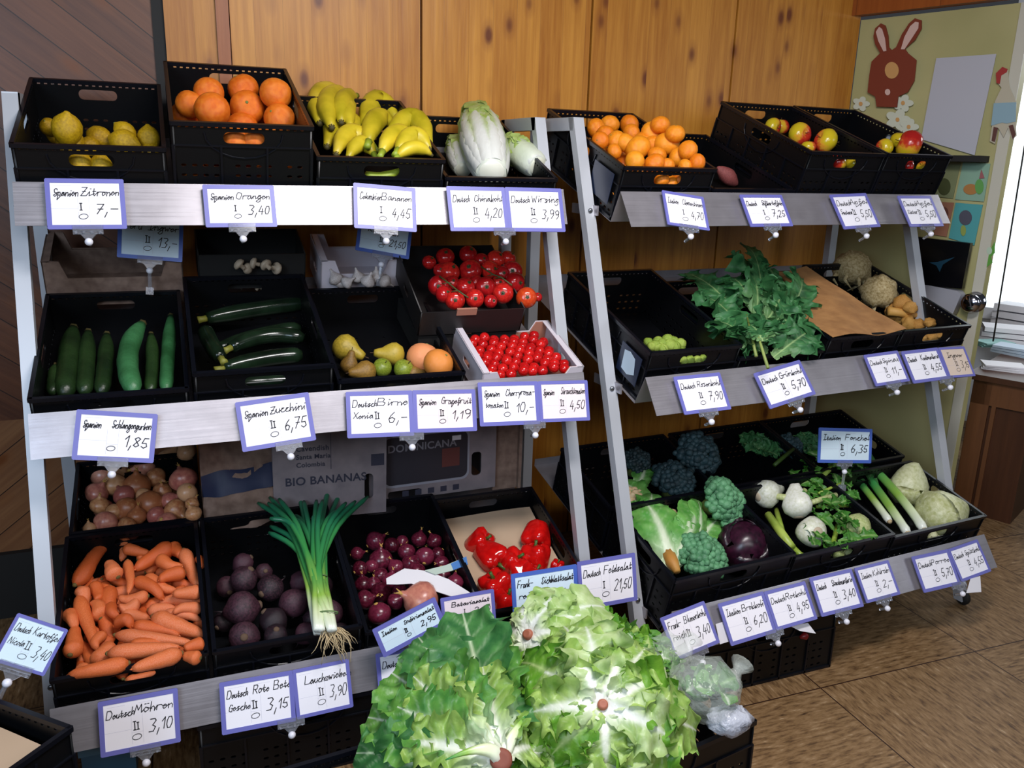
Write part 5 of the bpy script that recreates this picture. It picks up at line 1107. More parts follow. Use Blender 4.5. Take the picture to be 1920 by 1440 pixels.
# kale
def kale(T):
    c = at(T, 1420, 660, .12); o = empty('kale_bunch', 'heap of dark green curly kale leaves on the middle right shelf', 'kale', M.Translation(c)); inv = M.Translation(-c)
    LV = [((1415,615),(1388,484),.17,.16,.24),((1425,600),(1440,500),.15,.15,.22),((1440,640),(1500,520),.15,.13,.20),((1400,620),(1285,512),.17,.12,.17),((1395,640),(1318,555),.17,.14,.17),((1420,660),(1340,600),.20,.15,.19),
          ((1430,640),(1500,575),.20,.15,.20),((1450,670),(1520,620),.15,.14,.17),((1430,610),(1465,545),.18,.19,.24),((1415,590),(1372,520),.16,.18,.22),((1425,600),(1395,460),.09,.17,.24),((1440,660),(1368,635),.15,.14,.15),((1430,640),(1408,610),.19,.20,.22),
          ((1450,660),(1525,648),.10,.11,.12),((1440,620),(1474,655),.13,.15,.13),((1420,610),(1395,652),.12,.15,.14),((1425,590),(1436,640),.14,.19,.20),((1450,590),(1505,600),.14,.19,.20)]
    for i, (a, b, w, h0, h1) in enumerate(LV):
        A, B = at(T, *a, h0), at(T, *b, h1); nrm = T.to_3x3()@V((RN.uniform(-.3, .3), -.55, 1))
        leaf_between(A, B, nrm, w, kale_leaf, o, .45, i+70, inv, ruffle=.22, freq=7, neck=.2, jag=.3, cup=.1, ribw=.05, base_white=.6, nu=36, nv=60, tip=.95)
    for i, (a, b) in enumerate([((1440,690),(1415,610)), ((1418,668),(1400,590)), ((1422,595),(1388,470))]):
        A, B = at(T, *a, .17), at(T, *b, .22); mb = MB(); mb.tube([inv@A, inv@((A+B)/2), inv@B], [.006, .005, .003], 8); mb.obj('leaf_stalk', stalk_m, o)
kale(T_['J'])
# spring onions
def spring():
    T = T_['V']; base = at(T, 618, 1188, .20); o = empty('spring_onion_bunch', 'bunch of green spring onions with roots lying over the beetroot crate', 'spring onions', M.Translation(base)); inv = M.Translation(-base)
    def zz(x, y): return (360+x/3.4286, 800+y/3.4286)
    tips = [(430,385),(425,490),(500,455),(490,490),(680,385),(890,330),(800,475),(840,475),(975,380),(1130,450),(1050,480),(500,590),(495,680),(640,600),(785,575),(560,465),(660,570),(720,480),(930,540),(990,490),(505,640),(940,640)]
    H = [.22]*22
    for i, t in enumerate(tips):
        bx_ = 810+((i*37) % 11)*11; b = zz(bx_-8, 1330-((i*5) % 3)*20)
        mid = zz(765+((i*29) % 9)*10+(t[0]-780)*.10, 960); m2 = zz(*[(780+(t[0]-780)*.45), 640 if t[1] < 640 else t[1]+90][0:2])
        hb = .19+.012*(i % 3); P0, P1, P2, P3 = at(T, *b, hb), at(T, *mid, .205+.01*(i % 4)), at(T, *m2, .20+.015*(i % 4)), at(T, *zz(*t), .19+.02*(i % 4))
        P01 = (P0+P1)/2; ctrl = [P0, P01, P1, P2, P3]; pts = []
        for s in range(17):
            u = s/16*4; k = min(int(u), 3); f = u-k; p0 = ctrl[max(k-1, 0)]; p1 = ctrl[k]; p2 = ctrl[k+1]; p3 = ctrl[min(k+2, 4)]
            pts.append(.5*((2*p1)+(p2-p0)*f+(2*p0-5*p1+4*p2-p3)*f*f+(3*p1-p0-3*p2+p3)*f**3))
        r = .0095; mb = MB(); rs = [r*(.9 if s < 1 else 1-.1*(s/16))*(1.15 if s < 3 else 1) for s in range(17)]; rs[-1] *= .6
        mb.tube([inv@q for q in pts], rs, 9); mb.rib = []
        for s in range(17): mb.rib += [max(0, 1-(s/16)*1.25+(.12 if i % 3 == 0 else 0))]*9
        mb.obj('stalk', stalk_gw, o)
    for v_, r_ in ((1080.5, .036), (1146, .037)):   # rubber bands
        a, b = zz(700 if v_ < 1100 else 830, 0)[0], 0
        cx = 595 if v_ < 1100 else 616
        q = [inv@at(T, cx+18*math.cos(t)*1.0, v_+3.5*math.sin(t)+(3 if v_ > 1100 else 0), .215+.016*(-math.sin(t))) for t in [2*PI*i/20 for i in range(21)]]
        mb = MB(); mb.tube(q, .0022, 6); mb.obj('rubber_band', rubber, o)
    R2 = random.Random(3)
    for k in range(4):
        mb = MB()
        for i in range(14):
            s = inv@at(T, *zz(850+k*28+R2.uniform(-14, 14), 1305+R2.uniform(-20, 10)), .20); d = T.to_3x3()@V((R2.uniform(-.5, 1.1)+.15*k, -1+.25*R2.random()+k*.12, R2.uniform(-.2, .2)))
            L = .02+.05*R2.random(); pts = [s]; 
            for j in range(5): d = (d+V((R2.uniform(-.5, .5), R2.uniform(-.3, .3), -.25+R2.uniform(-.2, .2)))).normalized(); pts.append(pts[-1]+d*L/3)
            mb.tube(pts, [.0016, .0015, .0014, .0012, .001, .0007], 4)
        mb.obj('root_tuft', root_hair, o)
spring()
# leeks, kohlrabi, pale cabbages
def leek(T, pts, r, label, h):
    P_ = [at(T, *q, h) for q in pts]; c = P_[0]; o = empty('leek', label, 'leek', M.Translation(c), 'leeks'); inv = M.Translation(-c); q = [inv@x for x in smooth3(*P_, 13)]
    mb = MB(); mb.tube(q, [r*.8, r*1.1]+[r]*11, 12); mb.rib = sum([[max(0, 1.02-s/12*.75)]*12 for s in range(13)], []); mb.obj('shaft', stalk_gw, o)
    d = q[-1]-q[-2]
    for k in (-1, 1): leaf_between(P_[2]-d, P_[2]+d.normalized()*.2+(T.to_3x3()@V((.03*k, 0, .01))), T.to_3x3()@V((0, -.3, 1)), .05, endive_dark, o, .2, 5+k, inv, ruffle=.02, freq=1, neck=.8, base_white=0, ribw=.1)
    mb = MB(); mb.tube([q[0], q[0]-(q[1]-q[0]).normalized()*.008], [r*.8, r*.4], 8); mb.obj('root_disc', root_hair, o)
TO = T_['O']
leek(TO, [(1733,994),(1690,935),(1632,872)], .018, 'pale leek on top, closest to the fennel tag', .14)
leek(TO, [(1702,1000),(1672,955),(1632,900)], .017, 'second leek lying left of the top one', .12)
leek(TO, [(1668,978),(1640,940),(1612,905)], .015, 'leek lying lowest against the left crate side', .10)
one('spitz', TO, 1703, 912, 34, .13, (.2, .3, 1), 'pale cabbage at the back of the leek crate', 'cabbage', 'pale cabbages')
one('spitz', TO, 1764, 964, 43, .11, (1, -.1, .25), 'pointed pale cabbage at the front right corner', 'cabbage', 'pale cabbages')
TN = T_['N']
def fennel(u, v, r, h, zd, label, st):
    o = one('fennel', TN, u, v, r, h, zd, label, 'fennel', 'fennel bulbs')
    for (a, b, rr) in st:
        A, B = at(TN, *a, h+.01), at(TN, *b, h+.03); mb = MB(); iv = o.matrix_world.inverted(); s = o.matrix_world.to_scale().x
        mb.tube([iv@A, iv@((A+B)/2), iv@B], [rr/s*.9, rr/s, rr/s*.9], 9); mb.obj('stalk', kohl_m, o)
fennel(1436, 925, 27, .16, (1, .1, .1), 'fennel bulb at the left rim of the fennel crate', [((1450,930),(1490,935),.014)])
fennel(1495, 947, 28, .17, (.2, .6, .5), 'fennel bulb with a pale stalk pointing right', [((1512,945),(1568,928),.012), ((1500,930),(1510,918),.012)])
fennel(1521, 998, 29, .16, (.2, .7, -.6), 'white fennel bulb showing its cut base at the front', [])
one('kohl', TN, 1606, 990, 27, .13, (-1, -.2, .3), 'round pale green kohlrabi at the front right of the fennel crate', 'kohlrabi')
o = empty('fennel_greens', 'loose green celery and fennel stalks filling the fennel crate', 'stalks', M.Translation(at(TN, 1540, 950, .12))); inv = o.matrix_world.inverted() if False else M.Translation(-at(TN, 1540, 950, .12))
for i, (a, b, r, h) in enumerate([((1452,872),(1487,842),.009,.20),((1440,965),(1484,1026),.018,.11),((1490,905),(1512,888),.007,.18),((1540,895),(1570,866),.011,.19),((1530,950),(1590,948),.008,.15),((1500,1040),(1515,1050),.014,.10),((1560,1030),(1598,1010),.011,.13),((1545,1000),(1555,1040),.010,.12),((1570,985),(1560,1030),.010,.13),((1535,925),(1580,905),.006,.18),((1480,1020),(1505,1045),.012,.10),((1455,955),(1470,1010),.012,.10)]):
    A, B = at(TN, *a, h), at(TN, *b, h+.01); mb = MB(); mb.tube([inv@A, inv@((A+B)/2), inv@B], [r*.9, r, r*.95], 9); mb.obj('stalk', sprout_m if i not in (0,) else stem_g, o)
R3 = random.Random(8)
for i in range(64):
    u, v = R3.uniform(1465, 1600), R3.uniform(862, 1025)
    if v > 940 and u < 1550: u += 50
    if v < 900 and u < 1500: u += 50
    A = at(TN, u, v, .14+.05*R3.random()); an = R3.uniform(0, 6.28); B = A+(TN.to_3x3()@V((math.cos(an), math.sin(an), .35)))*R3.uniform(.04, .09)
    leaf_between(A, B, TN.to_3x3()@V((0, -.3, 1)), .05, frond_leaf, o, .4, 200+i, inv, name='leaf', ruffle=.25, freq=3, neck=.2, jag=.3, nu=8, nv=12, base_white=.2, tip=.9)
behind_handle('kohl', TN, [(1572, 1041, 11), (1590, 1037, 10)], 'kohlrabi', 'kohlrabi', 'of the fennel crate', 'kohlrabi', .05)
behind_handle('spitz', TO, [(1765, 1003, 12), (1750, 1006, 9)], 'cabbage', 'pale cabbage', 'of the leek crate', 'pale cabbages', .05)

TD = T_['D']
def cabbage_long(B, T_, w, h0, h1, label, cat, mats, seed, nl=9):
    A, E = at(TD, *B, h0), at(TD, *T_, h1); d = E-A; L = d.length; ax = d.normalized(); o = empty('chinese_cabbage', label, cat, M.Translation(A), 'Chinese cabbages'); inv = M.Translation(-A)
    mb = MB(); mb.tube([inv@(A+d*t) for t in (0, .15, .35, .6, .85, .97)], [w*.30, w*.40, w*.43, w*.42, w*.34, w*.15], 20, lobe=lambda a, t: 1+.04*math.cos(5*a)); mb.rib = sum([[.8-.6*t]*20 for t in (0, .15, .35, .6, .85, .97)], []); mb.obj('inner_leaves', napa_leaf, o)
    e1 = (toward_cam(A)-ax*toward_cam(A).dot(ax)).normalized(); e2 = ax.cross(e1)
    for k in range(nl):
        a = (k-(nl-1)/2)*.62*(1 if k % 2 else .8); nn = e1*math.cos(a)+e2*math.sin(a); kk = w*(.40+.012*(k % 3))
        P0 = A+nn*kk*.75; P1 = A+d*(1.0-.05*(k % 3))+nn*kk*.55
        leaf_between(P0, P1, nn, w*.95, napa_leaf, o, .30, seed+k, inv, ruffle=.06, freq=4, neck=.55, jag=.05, cup=-.38, ribw=.34, base_white=.75, nu=24, nv=30, tip=.75)
    mb = MB(); mb.tube([inv@(A-ax*.004), inv@(A+ax*.01)], [w*.24, w*.3], 16); mb.obj('cut_base', white_veg, o)
def toward_cam(p): return (CAM-p).normalized()
cabbage_long((922, 324), (890, 208), .172, .13, .16, 'large Chinese cabbage standing out of its shallow crate', 'cabbage', None, 500)
cabbage_long((1008, 312), (950, 268), .13, .11, .12, 'pale green cabbage lying at the right of the large Chinese cabbage', 'cabbage', None, 520)
cabbage_long((868, 318), (852, 262), .10, .06, .07, 'Chinese cabbage partly hidden left of the large one', 'cabbage', None, 540)
# ------------------------------------------------------------------ cartons behind the bottom left crates
T1 = tierM(1, 1)
def box_carton(x0, x1, y, h0, h1, d, rz, tilt, mat, label):
    T = T1@M.Translation((x0, y, h0))@M.Rotation(rad(rz), 4, 'Z')@M.Rotation(rad(tilt), 4, 'X'); c = empty('banana_carton', label, 'carton', T, 'flattened printed cartons'); w = x1-x0; h = h1-h0
    me = panel_mesh('front_panel', rect(0, 0, w, h), [rrect(w*.80, h*.16, w*.88, h*.42, .014), rrect(w*.14, h*.02, w*.40, h*.10, .012)], .005, mat); f = link('front_panel', me, c); f.matrix_basis = mat_from(V((0, 0, 0)), V((1, 0, 0)), V((0, 0, 1)), V((0, -1, 0)))
    mb = MB(); mb.box((0, .003, 0), (.005, d, h)); mb.box((w-.005, .003, 0), (w, d, h)); mb.box((0, d-.005, 0), (w, d, h)); mb.obj('sides', mat, c, False)
    mb = MB(); mb.box((0, 0, h-.004), (w, d, h)); mb.obj('lid', mat, c, False)
    return c, f, w, h
def print_text(s, par, x, y, size, mat, name='printed_word', rot=0):
    cu = bpy.data.curves.new(name, 'FONT'); cu.body = s; cu.size = size; cu.extrude = .0004; cu.space_character = 1.05; cu.offset = size*.02
    o = bpy.data.objects.new(name, cu); COL.objects.link(o); dg = bpy.context.evaluated_depsgraph_get(); me = bpy.data.meshes.new_from_object(o.evaluated_get(dg), depsgraph=dg); bpy.data.objects.remove(o)
    me.materials.clear(); me.materials.append(mat); o = bpy.data.objects.new(name, me); COL.objects.link(o); o.parent = par; o.location = (x, y, .0032); o.rotation_euler = (0, 0, rot); return o
c1, f1, w, h = box_carton(.655, 1.05, .60, .13, .50, .30, -3, -14, card_grey, 'grey printed banana carton left of the larger one, behind the spring onions')
print_text('BIO BANANAS', f1, w*.10, h*.36, .042, print_ink); print_text('Cavendish', f1, w*.2, h*.70, .026, print_ink); print_text('Santa Maria', f1, w*.2, h*.62, .024, print_ink); print_text('Colombia', f1, w*.2, h*.54, .024, print_ink)
mb = MB(); mb.box((w*.50, h*.5, .0026), (w*.505, h*.86, .0032)); mb.obj('printed_line', print_ink, f1, False); mb = MB(); mb.box((w*.86, h*.5, .0026), (w*.98, h*.62, .0032)); mb.obj('printed_block', print_ink, f1, False)
c2, f2, w, h = box_carton(1.00, 1.50, .635, .13, .50, .30, 1, -14, card_grey, 'wide grey banana carton with a dark framed emblem behind the red onions')
print_text('BIO BANANAS', f2, w*.02, h*.80, .038, print_ink)
mb = panel_mesh('emblem_frame', rrect(w*.10, h*.14, w*.78, h*.70, .03), [rrect(w*.115, h*.165, w*.765, h*.675, .026)], .001, plain('emblem_line', '#8a8a94', .6)); e = link('emblem_frame', mb, f2); e.location = (0, 0, .0036)
mb = panel_mesh('emblem_field', rrect(w*.10, h*.14, w*.78, h*.70, .03), [], .001, plain('emblem_field', '#26242c', .6)); e = link('emblem_field', mb, f2); e.location = (0, 0, .003)
o = print_text('DOMINICANA', f2, w*.14, h*.52, .040, plain('pale_print_grey', '#77757c', .6)); o.location.z = .0038
mb = MB(); mb.box((w*.56, h*.30, .0036), (w*.70, h*.5, .0042), None); mb.obj('red_picture', plain('dark_red_print', '#5a2c28', .6), f2, False)
mb = MB(); mb.box((w*.64, h*.58, .0036), (w*.71, h*.63, .0046)); mb.obj('white_sticker', paper_w, f2, False)
for i in range(5): mb = MB(); mb.box((w*(.25+.1*i), h*.03, .0026), (w*(.30+.1*i), h*.09, .0032)); mb.obj('printed_square', print_ink, f2, False)
T = T1@M.Translation((1.50, .66, .10))@M.Rotation(rad(-14), 4, 'X'); mb = MB(); mb.box((0, 0, 0), (.10, .012, .40)); mb.box((.10, -.02, 0), (.112, .2, .38)); o = mb.obj('cardboard_sheet', card_brown, None, False); o.matrix_world = T; tag(o, 'plain brown cardboard sheet right of the emblem carton', 'cardboard')
# paper sack with blue band
T = T1@M.Translation((.425, .63, .12))@M.Rotation(rad(-16), 4, 'X'); sk = empty('paper_sack', 'crumpled brown paper sack with dark blue band behind the beetroots', 'paper sack', T)
mb = MB(); vs = []; n_ = 14
for j in range(n_+1):
    for i in range(n_+1):
        s, t_ = i/n_, j/n_; vs.append(V((s*.26, -.045*math.sin(PI*s)*(1-.5*t_)+.03*NZ.noise(V((s*4, t_*5, 2))), t_*.38*(1+.05*math.sin(5*s)))))
fs = [(j*(n_+1)+i, j*(n_+1)+i+1, (j+1)*(n_+1)+i+1, (j+1)*(n_+1)+i) for j in range(n_) for i in range(n_)]
m0 = len(vs); mb.add(vs+[V((v.x, .10-.4*v.y, v.z)) for v in vs], fs+[tuple(k+m0 for k in f[::-1]) for f in fs]); 
rim_ = [i for i in range(n_+1)]
mb.add([vs[0], V((vs[0].x, .1, 0)), V((vs[-n_-1].x, .1, .38)), vs[-n_-1]], [(0, 1, 2, 3)]); mb.add([vs[n_], V((vs[n_].x, .1, 0)), V((vs[-1].x, .1, .38)), vs[-1]], [(0, 1, 2, 3)]); mb.obj('sack_body', card_brown, sk)
mb = MB(); b0 = [V((v.x, v.y-.003, v.z)) for v in vs]; mb.add([b0[j*(n_+1)+i]+V((0, 0, .04*(i/n_))) for j in (4, 5, 6, 7) for i in range(n_+1)], [(j*(n_+1)+i, j*(n_+1)+i+1, (j+1)*(n_+1)+i+1, (j+1)*(n_+1)+i) for j in range(3) for i in range(n_)]); mb.obj('blue_band', plain('dark_blue_print', '#1f2844', .6), sk)

# ------------------------------------------------------------------ crates on the floor
G2 = 'black crates standing on the floor'
LT = M.Translation((1.03, -1.165, .30))@M.Rotation(rad(9), 4, 'Z')
make_crate(LT, .60, .40, .20, 'black crate heaped with lettuces and bagged salad in front of the racks', G2)
make_crate(M.Translation((.405, -1.20, .25))@M.Rotation(rad(5), 4, 'Z'), .60, .40, .20, 'black crate under the left side of the big endive', G2)
for i, (x, y, z, rz, lb) in enumerate([(1.03, -1.165, .02, 9, 'upended black crate that carries the lettuce crate'), (.405, -1.20, .0, 5, 'upended black crate under the left lettuce crate')]):
    make_crate(M.Translation((x, y, z))@M.Rotation(rad(rz), 4, 'Z'), .60, .40, .27 if i == 0 else .245, lb, G2)
q = hit(135, 1362, (0, 0, .58), (0, 0, 1)); a = rad(-44+0); PT = M.Translation(q)@M.Rotation(a, 4, 'Z')@M.Translation((-.6, -.40, -.20))
bc = make_crate(PT, .60, .40, .20, 'black lattice crate lined with tan paper at the lower left corner', G2)
sheet_obj('paper_liner', PT, [(.01, .01, .14), (.59, .01, .14), (.59, .37, .15), (.01, .37, .15)], paper_tan, 'tan paper covering the contents of the lower left crate', 'paper', .01)
make_crate(M.Translation((PT.translation.x, PT.translation.y, .0))@M.Rotation(a, 4, 'Z'), .60, .40, PT.translation.z-.005, 'tall black crate under the lower left crate', G2)
q = hit(150, 1408, (0, -.12, 0), (0, 1, 0)); q2 = hit(252, 1400, (0, -.12, 0), (0, 1, 0))
bl = empty('blue_box', 'light blue plastic box on the floor below the carrots', 'box', M.Translation((q.x, -.12, 0))); mb = MB(); mb.box((0, 0, 0), (q2.x-q.x, .3, q.z)); mb.obj('body', plain('light_blue_plastic', '#3f6c8c', .4), bl, False)
mb = MB(); mb.box((-.006, -.006, q.z-.02), (q2.x-q.x+.006, .306, q.z+.004)); mb.obj('rim', plain('light_blue_rim', '#4f80a0', .35), bl, False)
a0, a1 = hit(1303, 1312, (0, 0, 0), (0, 0, 1)), hit(1556, 1250, (0, 0, 0), (0, 0, 1)); ax = (a1-a0); ang = math.atan2(ax.y, ax.x)
UT = M.Translation(a0)@M.Rotation(ang, 4, 'Z'); make_crate(UT, ax.length, .40, .235, 'black crate on the floor under the right rack', G2)
mb = MB(); mb.tube([UT@V((.42, -.012, .165)), UT@V((.44, -.014, .17)), UT@V((.455, -.012, .168))], [.004, .016, .006], 10); o = mb.obj('red_fruit', plain('dark_red_lump', '#7a1418', .4), None); tag(o, 'small dark red thing under the Brokkoli tag', 'fruit')
for i, (x, lb) in enumerate([(.36, 'dark crate stored on the floor under the beetroots'), (.98, 'dark crate stored on the floor under the red onions')]): make_crate(M.Translation((x, -.28, 0)), .60, .40, .24, lb, G2)  # both crates are added to make the space below the left rack dark
# castors and white post foot in shadow are parts of the racks

# ------------------------------------------------------------------ lettuces
def up_at(z): return (V((0, 0, z)), V((0, 0, 1)))
def Z(u, v, z): return hit(u, v, *up_at(z))
def cut_core(par, inv, c, n_, r, mat=cut_m):
    T = inv@align(c, n_); mb = MB(); mb.lathe([(0, -.02), (r*1.1, -.02), (r*1.15, 0), (r, .006), (r*.55, .007), (0, .004)], 20, bumpy(.08, 60, 2), 0, T); mb.obj('cut_stem', mat, par)
toward = lambda p: (CAM-p).normalized()
# big endive
c0 = Z(940, 1425, .60); en = empty('endive_head', 'large dark green escarole with white ribs and brown cut stem, front centre', 'lettuce', M.Translation(c0)); inv = M.Translation(-c0)
EL = [((868,1150),.17,.70,endive_dark,.08),((785,1195),.15,.64,endive_dark,.10),((735,1262),.16,.61,endive_leaf,.12),((690,1345),.14,.56,endive_leaf,.14),((668,1412),.12,.52,endive_dark,.12),((968,1262),.12,.63,endive_dark,.12),((925,1205),.13,.66,endive_leaf,.12),
      ((830,1240),.13,.66,endive_leaf,.16),((745,1325),.12,.62,endive_leaf,.24),((775,1268),.11,.655,batavia_leaf,.26),((905,1250),.11,.68,batavia_leaf,.24),((960,1330),.08,.63,batavia_leaf,.3),((760,1390),.11,.60,batavia_leaf,.26),((700,1440),.12,.52,endive_dark,.14),((790,1470),.12,.54,batavia_leaf,.2),((1000,1400),.09,.56,batavia_leaf,.2)]
for i, (t, w, z, mt, rw) in enumerate(EL):
    B = Z(*t, z); d = (B-c0); A = c0+d.normalized()*.010+V((0, 0, -.012+.0016*i)); nn = (toward(c0)+V((RN.uniform(-.3, .3), 0, .35)))
    leaf_between(A, B, nn, w*1.15, mt, en, .22 if z > .6 else .35, 300+i, inv, ruffle=.13, freq=5, neck=.26, jag=.22, cup=.10, ribw=rw, base_white=.95, nu=30, nv=46, fold=.12, tip=.85)
for i, (t, r_) in enumerate([((795,1285),.017), ((925,1285),.014), ((985,1342),.012), ((835,1425),.014), ((850,1240),.013)]):
    r_ *= .8; B = Z(*t, .628+.005*(i % 3)); mb = MB(); p = smooth3(c0+(B-c0)*.06, (c0+B)/2+V((0, 0, .008 if i != 3 else .02))+(V((.02, 0, 0)) if i == 3 else V()), B, 12); mb.tube([inv@q for q in p], [r_*k for k in (.9, 1.15, 1.2, 1.1, 1., .9, .75, .6, .48, .36, .22, .08)], 12, lobe=lambda a, t_: 1+.28*math.cos(2*a)+.05*math.cos(6*a)); mb.rib = sum([[1-.035*s_-.3*max(0, s_-7)/4]*12 for s_ in range(12)], []); mb.obj('white_rib', stalk_gw, en)
cut_core(en, inv, c0+toward(c0)*.012, toward(c0)+V((0, 0, .2)), .02, plain('dark_cut_stem', '#7a4030', .7))
def rosette(name, label, c, axis, R_, mats, seed, layers=((6, .5, .05), (8, .8, -.02), (9, 1.0, -.10)), wid=.75, ruffle=.2, core=.011, white=.8, jag=.12, skew=None, arch=.7, freq=4):
    o = empty(name, label, 'lettuce', M.Translation(c)); inv = M.Translation(-c); ax = V(axis).normalized(); e1 = ax.orthogonal().normalized(); e2 = ax.cross(e1); R2 = random.Random(seed)
    for li, (n_, rr, dep) in enumerate(layers):
        for k in range(n_):
            a = 2*PI*(k+.5*li+R2.uniform(-.2, .2))/n_; d = e1*math.cos(a)+e2*math.sin(a)
            L = R_*rr*R2.uniform(.88, 1.12)
            if skew is not None: L *= 1+.55*d.dot(skew)
            A = c+d*R_*.05-ax*(.012*li); B = c+d*L+ax*(R_*dep*2.2-.35*R_*rr)
            leaf_between(A, B, ax+d*.2, R_*wid*R2.uniform(.85, 1.2)*(.7+.4*rr)*(1 if li else .8), mats[(k+li) % len(mats)], o, arch, seed*31+li*17+k, inv, ruffle=ruffle, freq=freq, neck=.42, jag=jag, cup=.05, ribw=.24 if li == 0 else .14, base_white=white if li == 0 else white*.5, nu=24, nv=36, tip=.8)
    cut_core(o, inv, c+ax*.006, ax, core); return o
c2_ = Z(1130, 1322, .66); rosette('batavia_lettuce', 'pale batavia lettuce turned upside down with its cut stem facing up', c2_, toward(c2_)+V((.1, 0, .25)), .185, [batavia_leaf, ice_leaf, batavia_leaf, green_leaf], 4, ((7, .78, .04), (8, 1.0, -.04), (9, 1.12, -.16)), .72, .22, .0105, .7, .2)
c3_ = Z(978, 1187, .66); rosette('crisp_lettuce', 'whitish crisp lettuce lying on its side behind the endive', c3_+V((.02, 0, -.01)), toward(c3_)*.5+V((-.55, .1, .45)), .13, [ice_leaf, ice_leaf, batavia_leaf], 7, ((7, .75, -.04), (8, 1.0, -.14), (8, 1.15, -.3)), .85, .12, .012, 1.1, .12, V((.85, .1, -.3)), .85)
c4_ = Z(1120, 1205, .62); rosette('frilly_lettuce', 'bright green frilly lettuce behind the batavia lettuce', c4_, V((.1, -.3, 1)), .15, [green_leaf], 9, ((6, .4, .22), (8, .7, .12), (11, 1.0, 0)), .8, .3, .004, .1, .22, None, .5, 6)
c5_ = Z(1040, 1245, .60); rosette('frilly_lettuce', 'small green frilly lettuce tucked between endive and crisp lettuce', c5_, V((0, -.4, 1)), .095, [green_leaf, endive_leaf], 12, ((6, .6, .1), (9, 1.0, 0)), .8, .28, .004, .1, .2, None, .5, 5)
c6_ = Z(1210, 1235, .60); rosette('green_lettuce', 'green lettuce at the right behind the batavia lettuce', c6_, V((.1, -.5, 1)), .11, [green_leaf, endive_leaf, batavia_leaf], 15, ((5, .6, .15), (9, 1.0, 0)), .85, .2, .004, .1, .12, None, .5, 4)
c7_ = Z(1030, 1400, .56); rosette('green_lettuce', 'yellow green lettuce low between the endive and the batavia lettuce', c7_, V((0, -.5, 1)), .12, [batavia_leaf, green_leaf], 18, ((5, .6, .1), (9, 1.0, 0)), .85, .22, .004, .2, .12, None, .5, 4)
c8_ = Z(1180, 1445, .54); rosette('green_lettuce', 'green lettuce at the bottom edge below the batavia lettuce', c8_, V((0, -.5, 1)), .13, [green_leaf, batavia_leaf], 21, ((5, .6, .1), (9, 1.0, 0)), .85, .22, .004, .2, .12, None, .5, 4)
# bagged lamb's lettuce
def bag(u, v, z, rx, ry, label, seed, nleaf=16):
    c = Z(u, v, z); T = M.Translation(c); o = empty('salad_bag', label, 'salad bag', T, 'clear bags of salad'); mb = MB()
    mb.lathe(sph(16), 26, lambda q, a: V((q.x*rx, q.y*ry, q.z*.07))*(1+.16*NZ.noise(q*2.2+V((seed, 0, 0)))+.06*NZ.noise(q*7+V((0, seed, 0)))))
    mb.tube([(rx*.8, 0, .0), (rx*1.15, .01, .02), (rx*1.4, .02, .03)], [.03, .012, .03], 12); mb.obj('clear_film', film, o)
    R2 = random.Random(seed)
    for i in range(nleaf):
        a = R2.uniform(0, 6.28); p = V((math.cos(a)*rx*.5*R2.random(), math.sin(a)*ry*.5*R2.random(), R2.uniform(-.03, .03))); b = R2.uniform(0, 6.28); q = p+V((math.cos(b)*rx*.5, math.sin(b)*ry*.5, R2.uniform(-.01, .02)))
        leaf_between(c+p, c+q, V((R2.uniform(-.5, .5), -.6, 1)), .06, lamb_leaf if i % 2 else endive_leaf, o, .4, seed*50+i, M.Translation(-c), ruffle=.06, freq=2, neck=.3, nu=8, nv=12, base_white=.2)
    return o
bag(1322, 1292, .60, .085, .085, 'clear bag of dark green lambs lettuce at the right of the crate', 3, 20)
bag(1248, 1236, .57, .065, .055, 'clear salad bag behind the first one under the Blumenkohl tag', 6, 12)
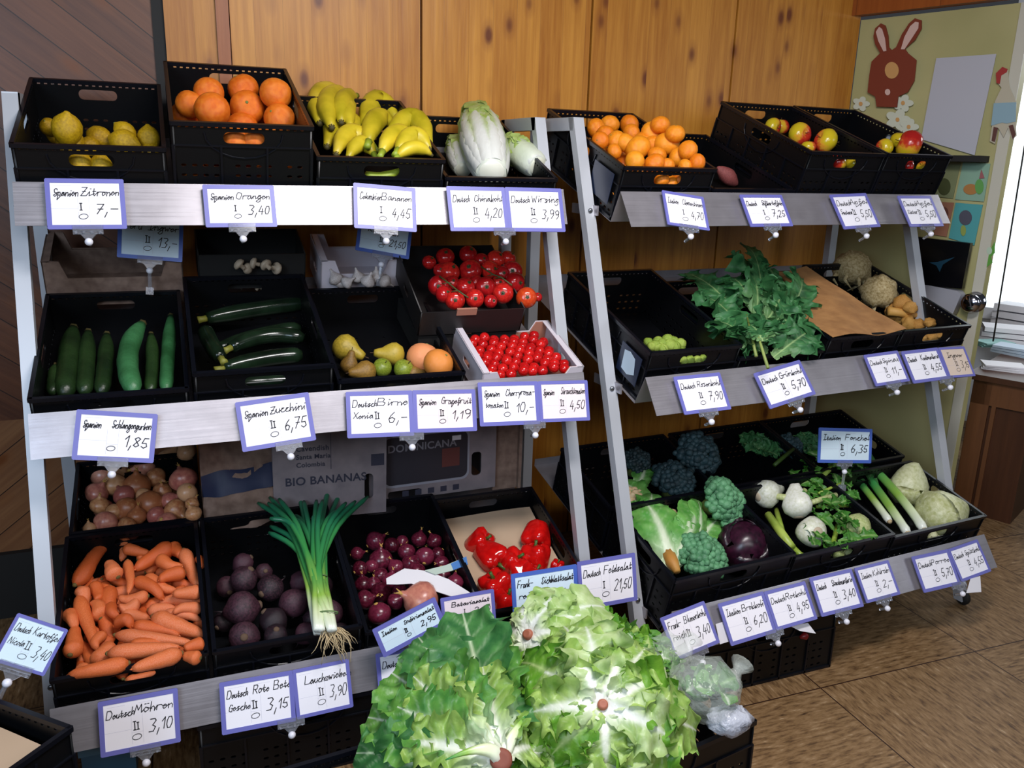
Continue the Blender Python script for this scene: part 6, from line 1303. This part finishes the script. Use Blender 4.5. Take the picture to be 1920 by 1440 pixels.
c = Z(1368, 1350, .55); mb = MB(); mb.lathe(sph(12), 20, lambda q, a: V((q.x*.055, q.y*.04, q.z*.03))*(1+.35*NZ.noise(q*2.5)+.15*NZ.noise(q*8)), 0); n = NT('crumpled_white_film'); cc = n.coord(); n.set(col='#c8ccd8', rough=.15, trans=.35, alpha=1.); n.bump(n.noise(cc, 40, 4), 1., .01); o = mb.obj('plastic_wrap', n.m, None); o.location = c; tag(o, 'crumpled white plastic film at the right corner of the lettuce crate', 'plastic film')

# ------------------------------------------------------------------ light
def area(name, loc, target, size, energy, col, sy=None):
    l = bpy.data.lights.new(name, 'AREA'); l.shape = 'RECTANGLE'; l.size = size; l.size_y = sy or size; l.energy = energy; l.color = col
    o = bpy.data.objects.new(name, l); COL.objects.link(o); o.location = loc; o.rotation_euler = (V(target)-V(loc)).to_track_quat('-Z', 'Y').to_euler(); return o
area('ceiling_lamp', (1.35, -1.45, 3.0), (1.35, -1.0, .9), 1.15, 60, (1, .96, .96), .35)
area('front_fill', (.9, -4.2, 2.9), (1.3, 0, .8), 2.2, 34, (.97, .96, 1), 1.0)  # unseen soft fill from behind the camera, added to brighten the shelves
area('counter_fill', (4.9, .2, 2.4), (4.9, 1.2, 1.), .4, 14, (.95, .98, 1))  # added fill that brightens the counter papers, not a fitting of the shop
area('shop_window_daylight', (-1.5, -3.4, 2.5), (1.2, 0, .9), 1.6, 64, (.64, .80, 1), 1.3)
area('side_window_daylight', (4.9, -2.2, 2.2), (2.6, .2, 1.3), 1.0, 10, (.85, .92, 1), 1.2)
w = bpy.data.worlds.new('room_ambient'); bpy.context.scene.world = w; w.use_nodes = True; w.node_tree.nodes['Background'].inputs[0].default_value = (.55, .6, .7, 1); w.node_tree.nodes['Background'].inputs[1].default_value = .05

# ------------------------------------------------------------------ camera and view
cd = bpy.data.cameras.new('camera'); cd.sensor_fit = 'HORIZONTAL'; cd.sensor_width = 36; cd.lens = 36*F_PX/1920; cd.clip_start = .05
co = bpy.data.objects.new('camera', cd); COL.objects.link(co); co.matrix_world = mat_from(CAM, CR, CU, -CF)
sc = bpy.context.scene; sc.camera = co
sc.view_settings.view_transform = 'Standard'; sc.view_settings.look = 'None'; sc.view_settings.gamma = 1; sc.view_settings.use_curve_mapping = False; sc.view_settings.exposure = .3
sc.cycles.max_bounces = 8; sc.cycles.transparent_max_bounces = 8
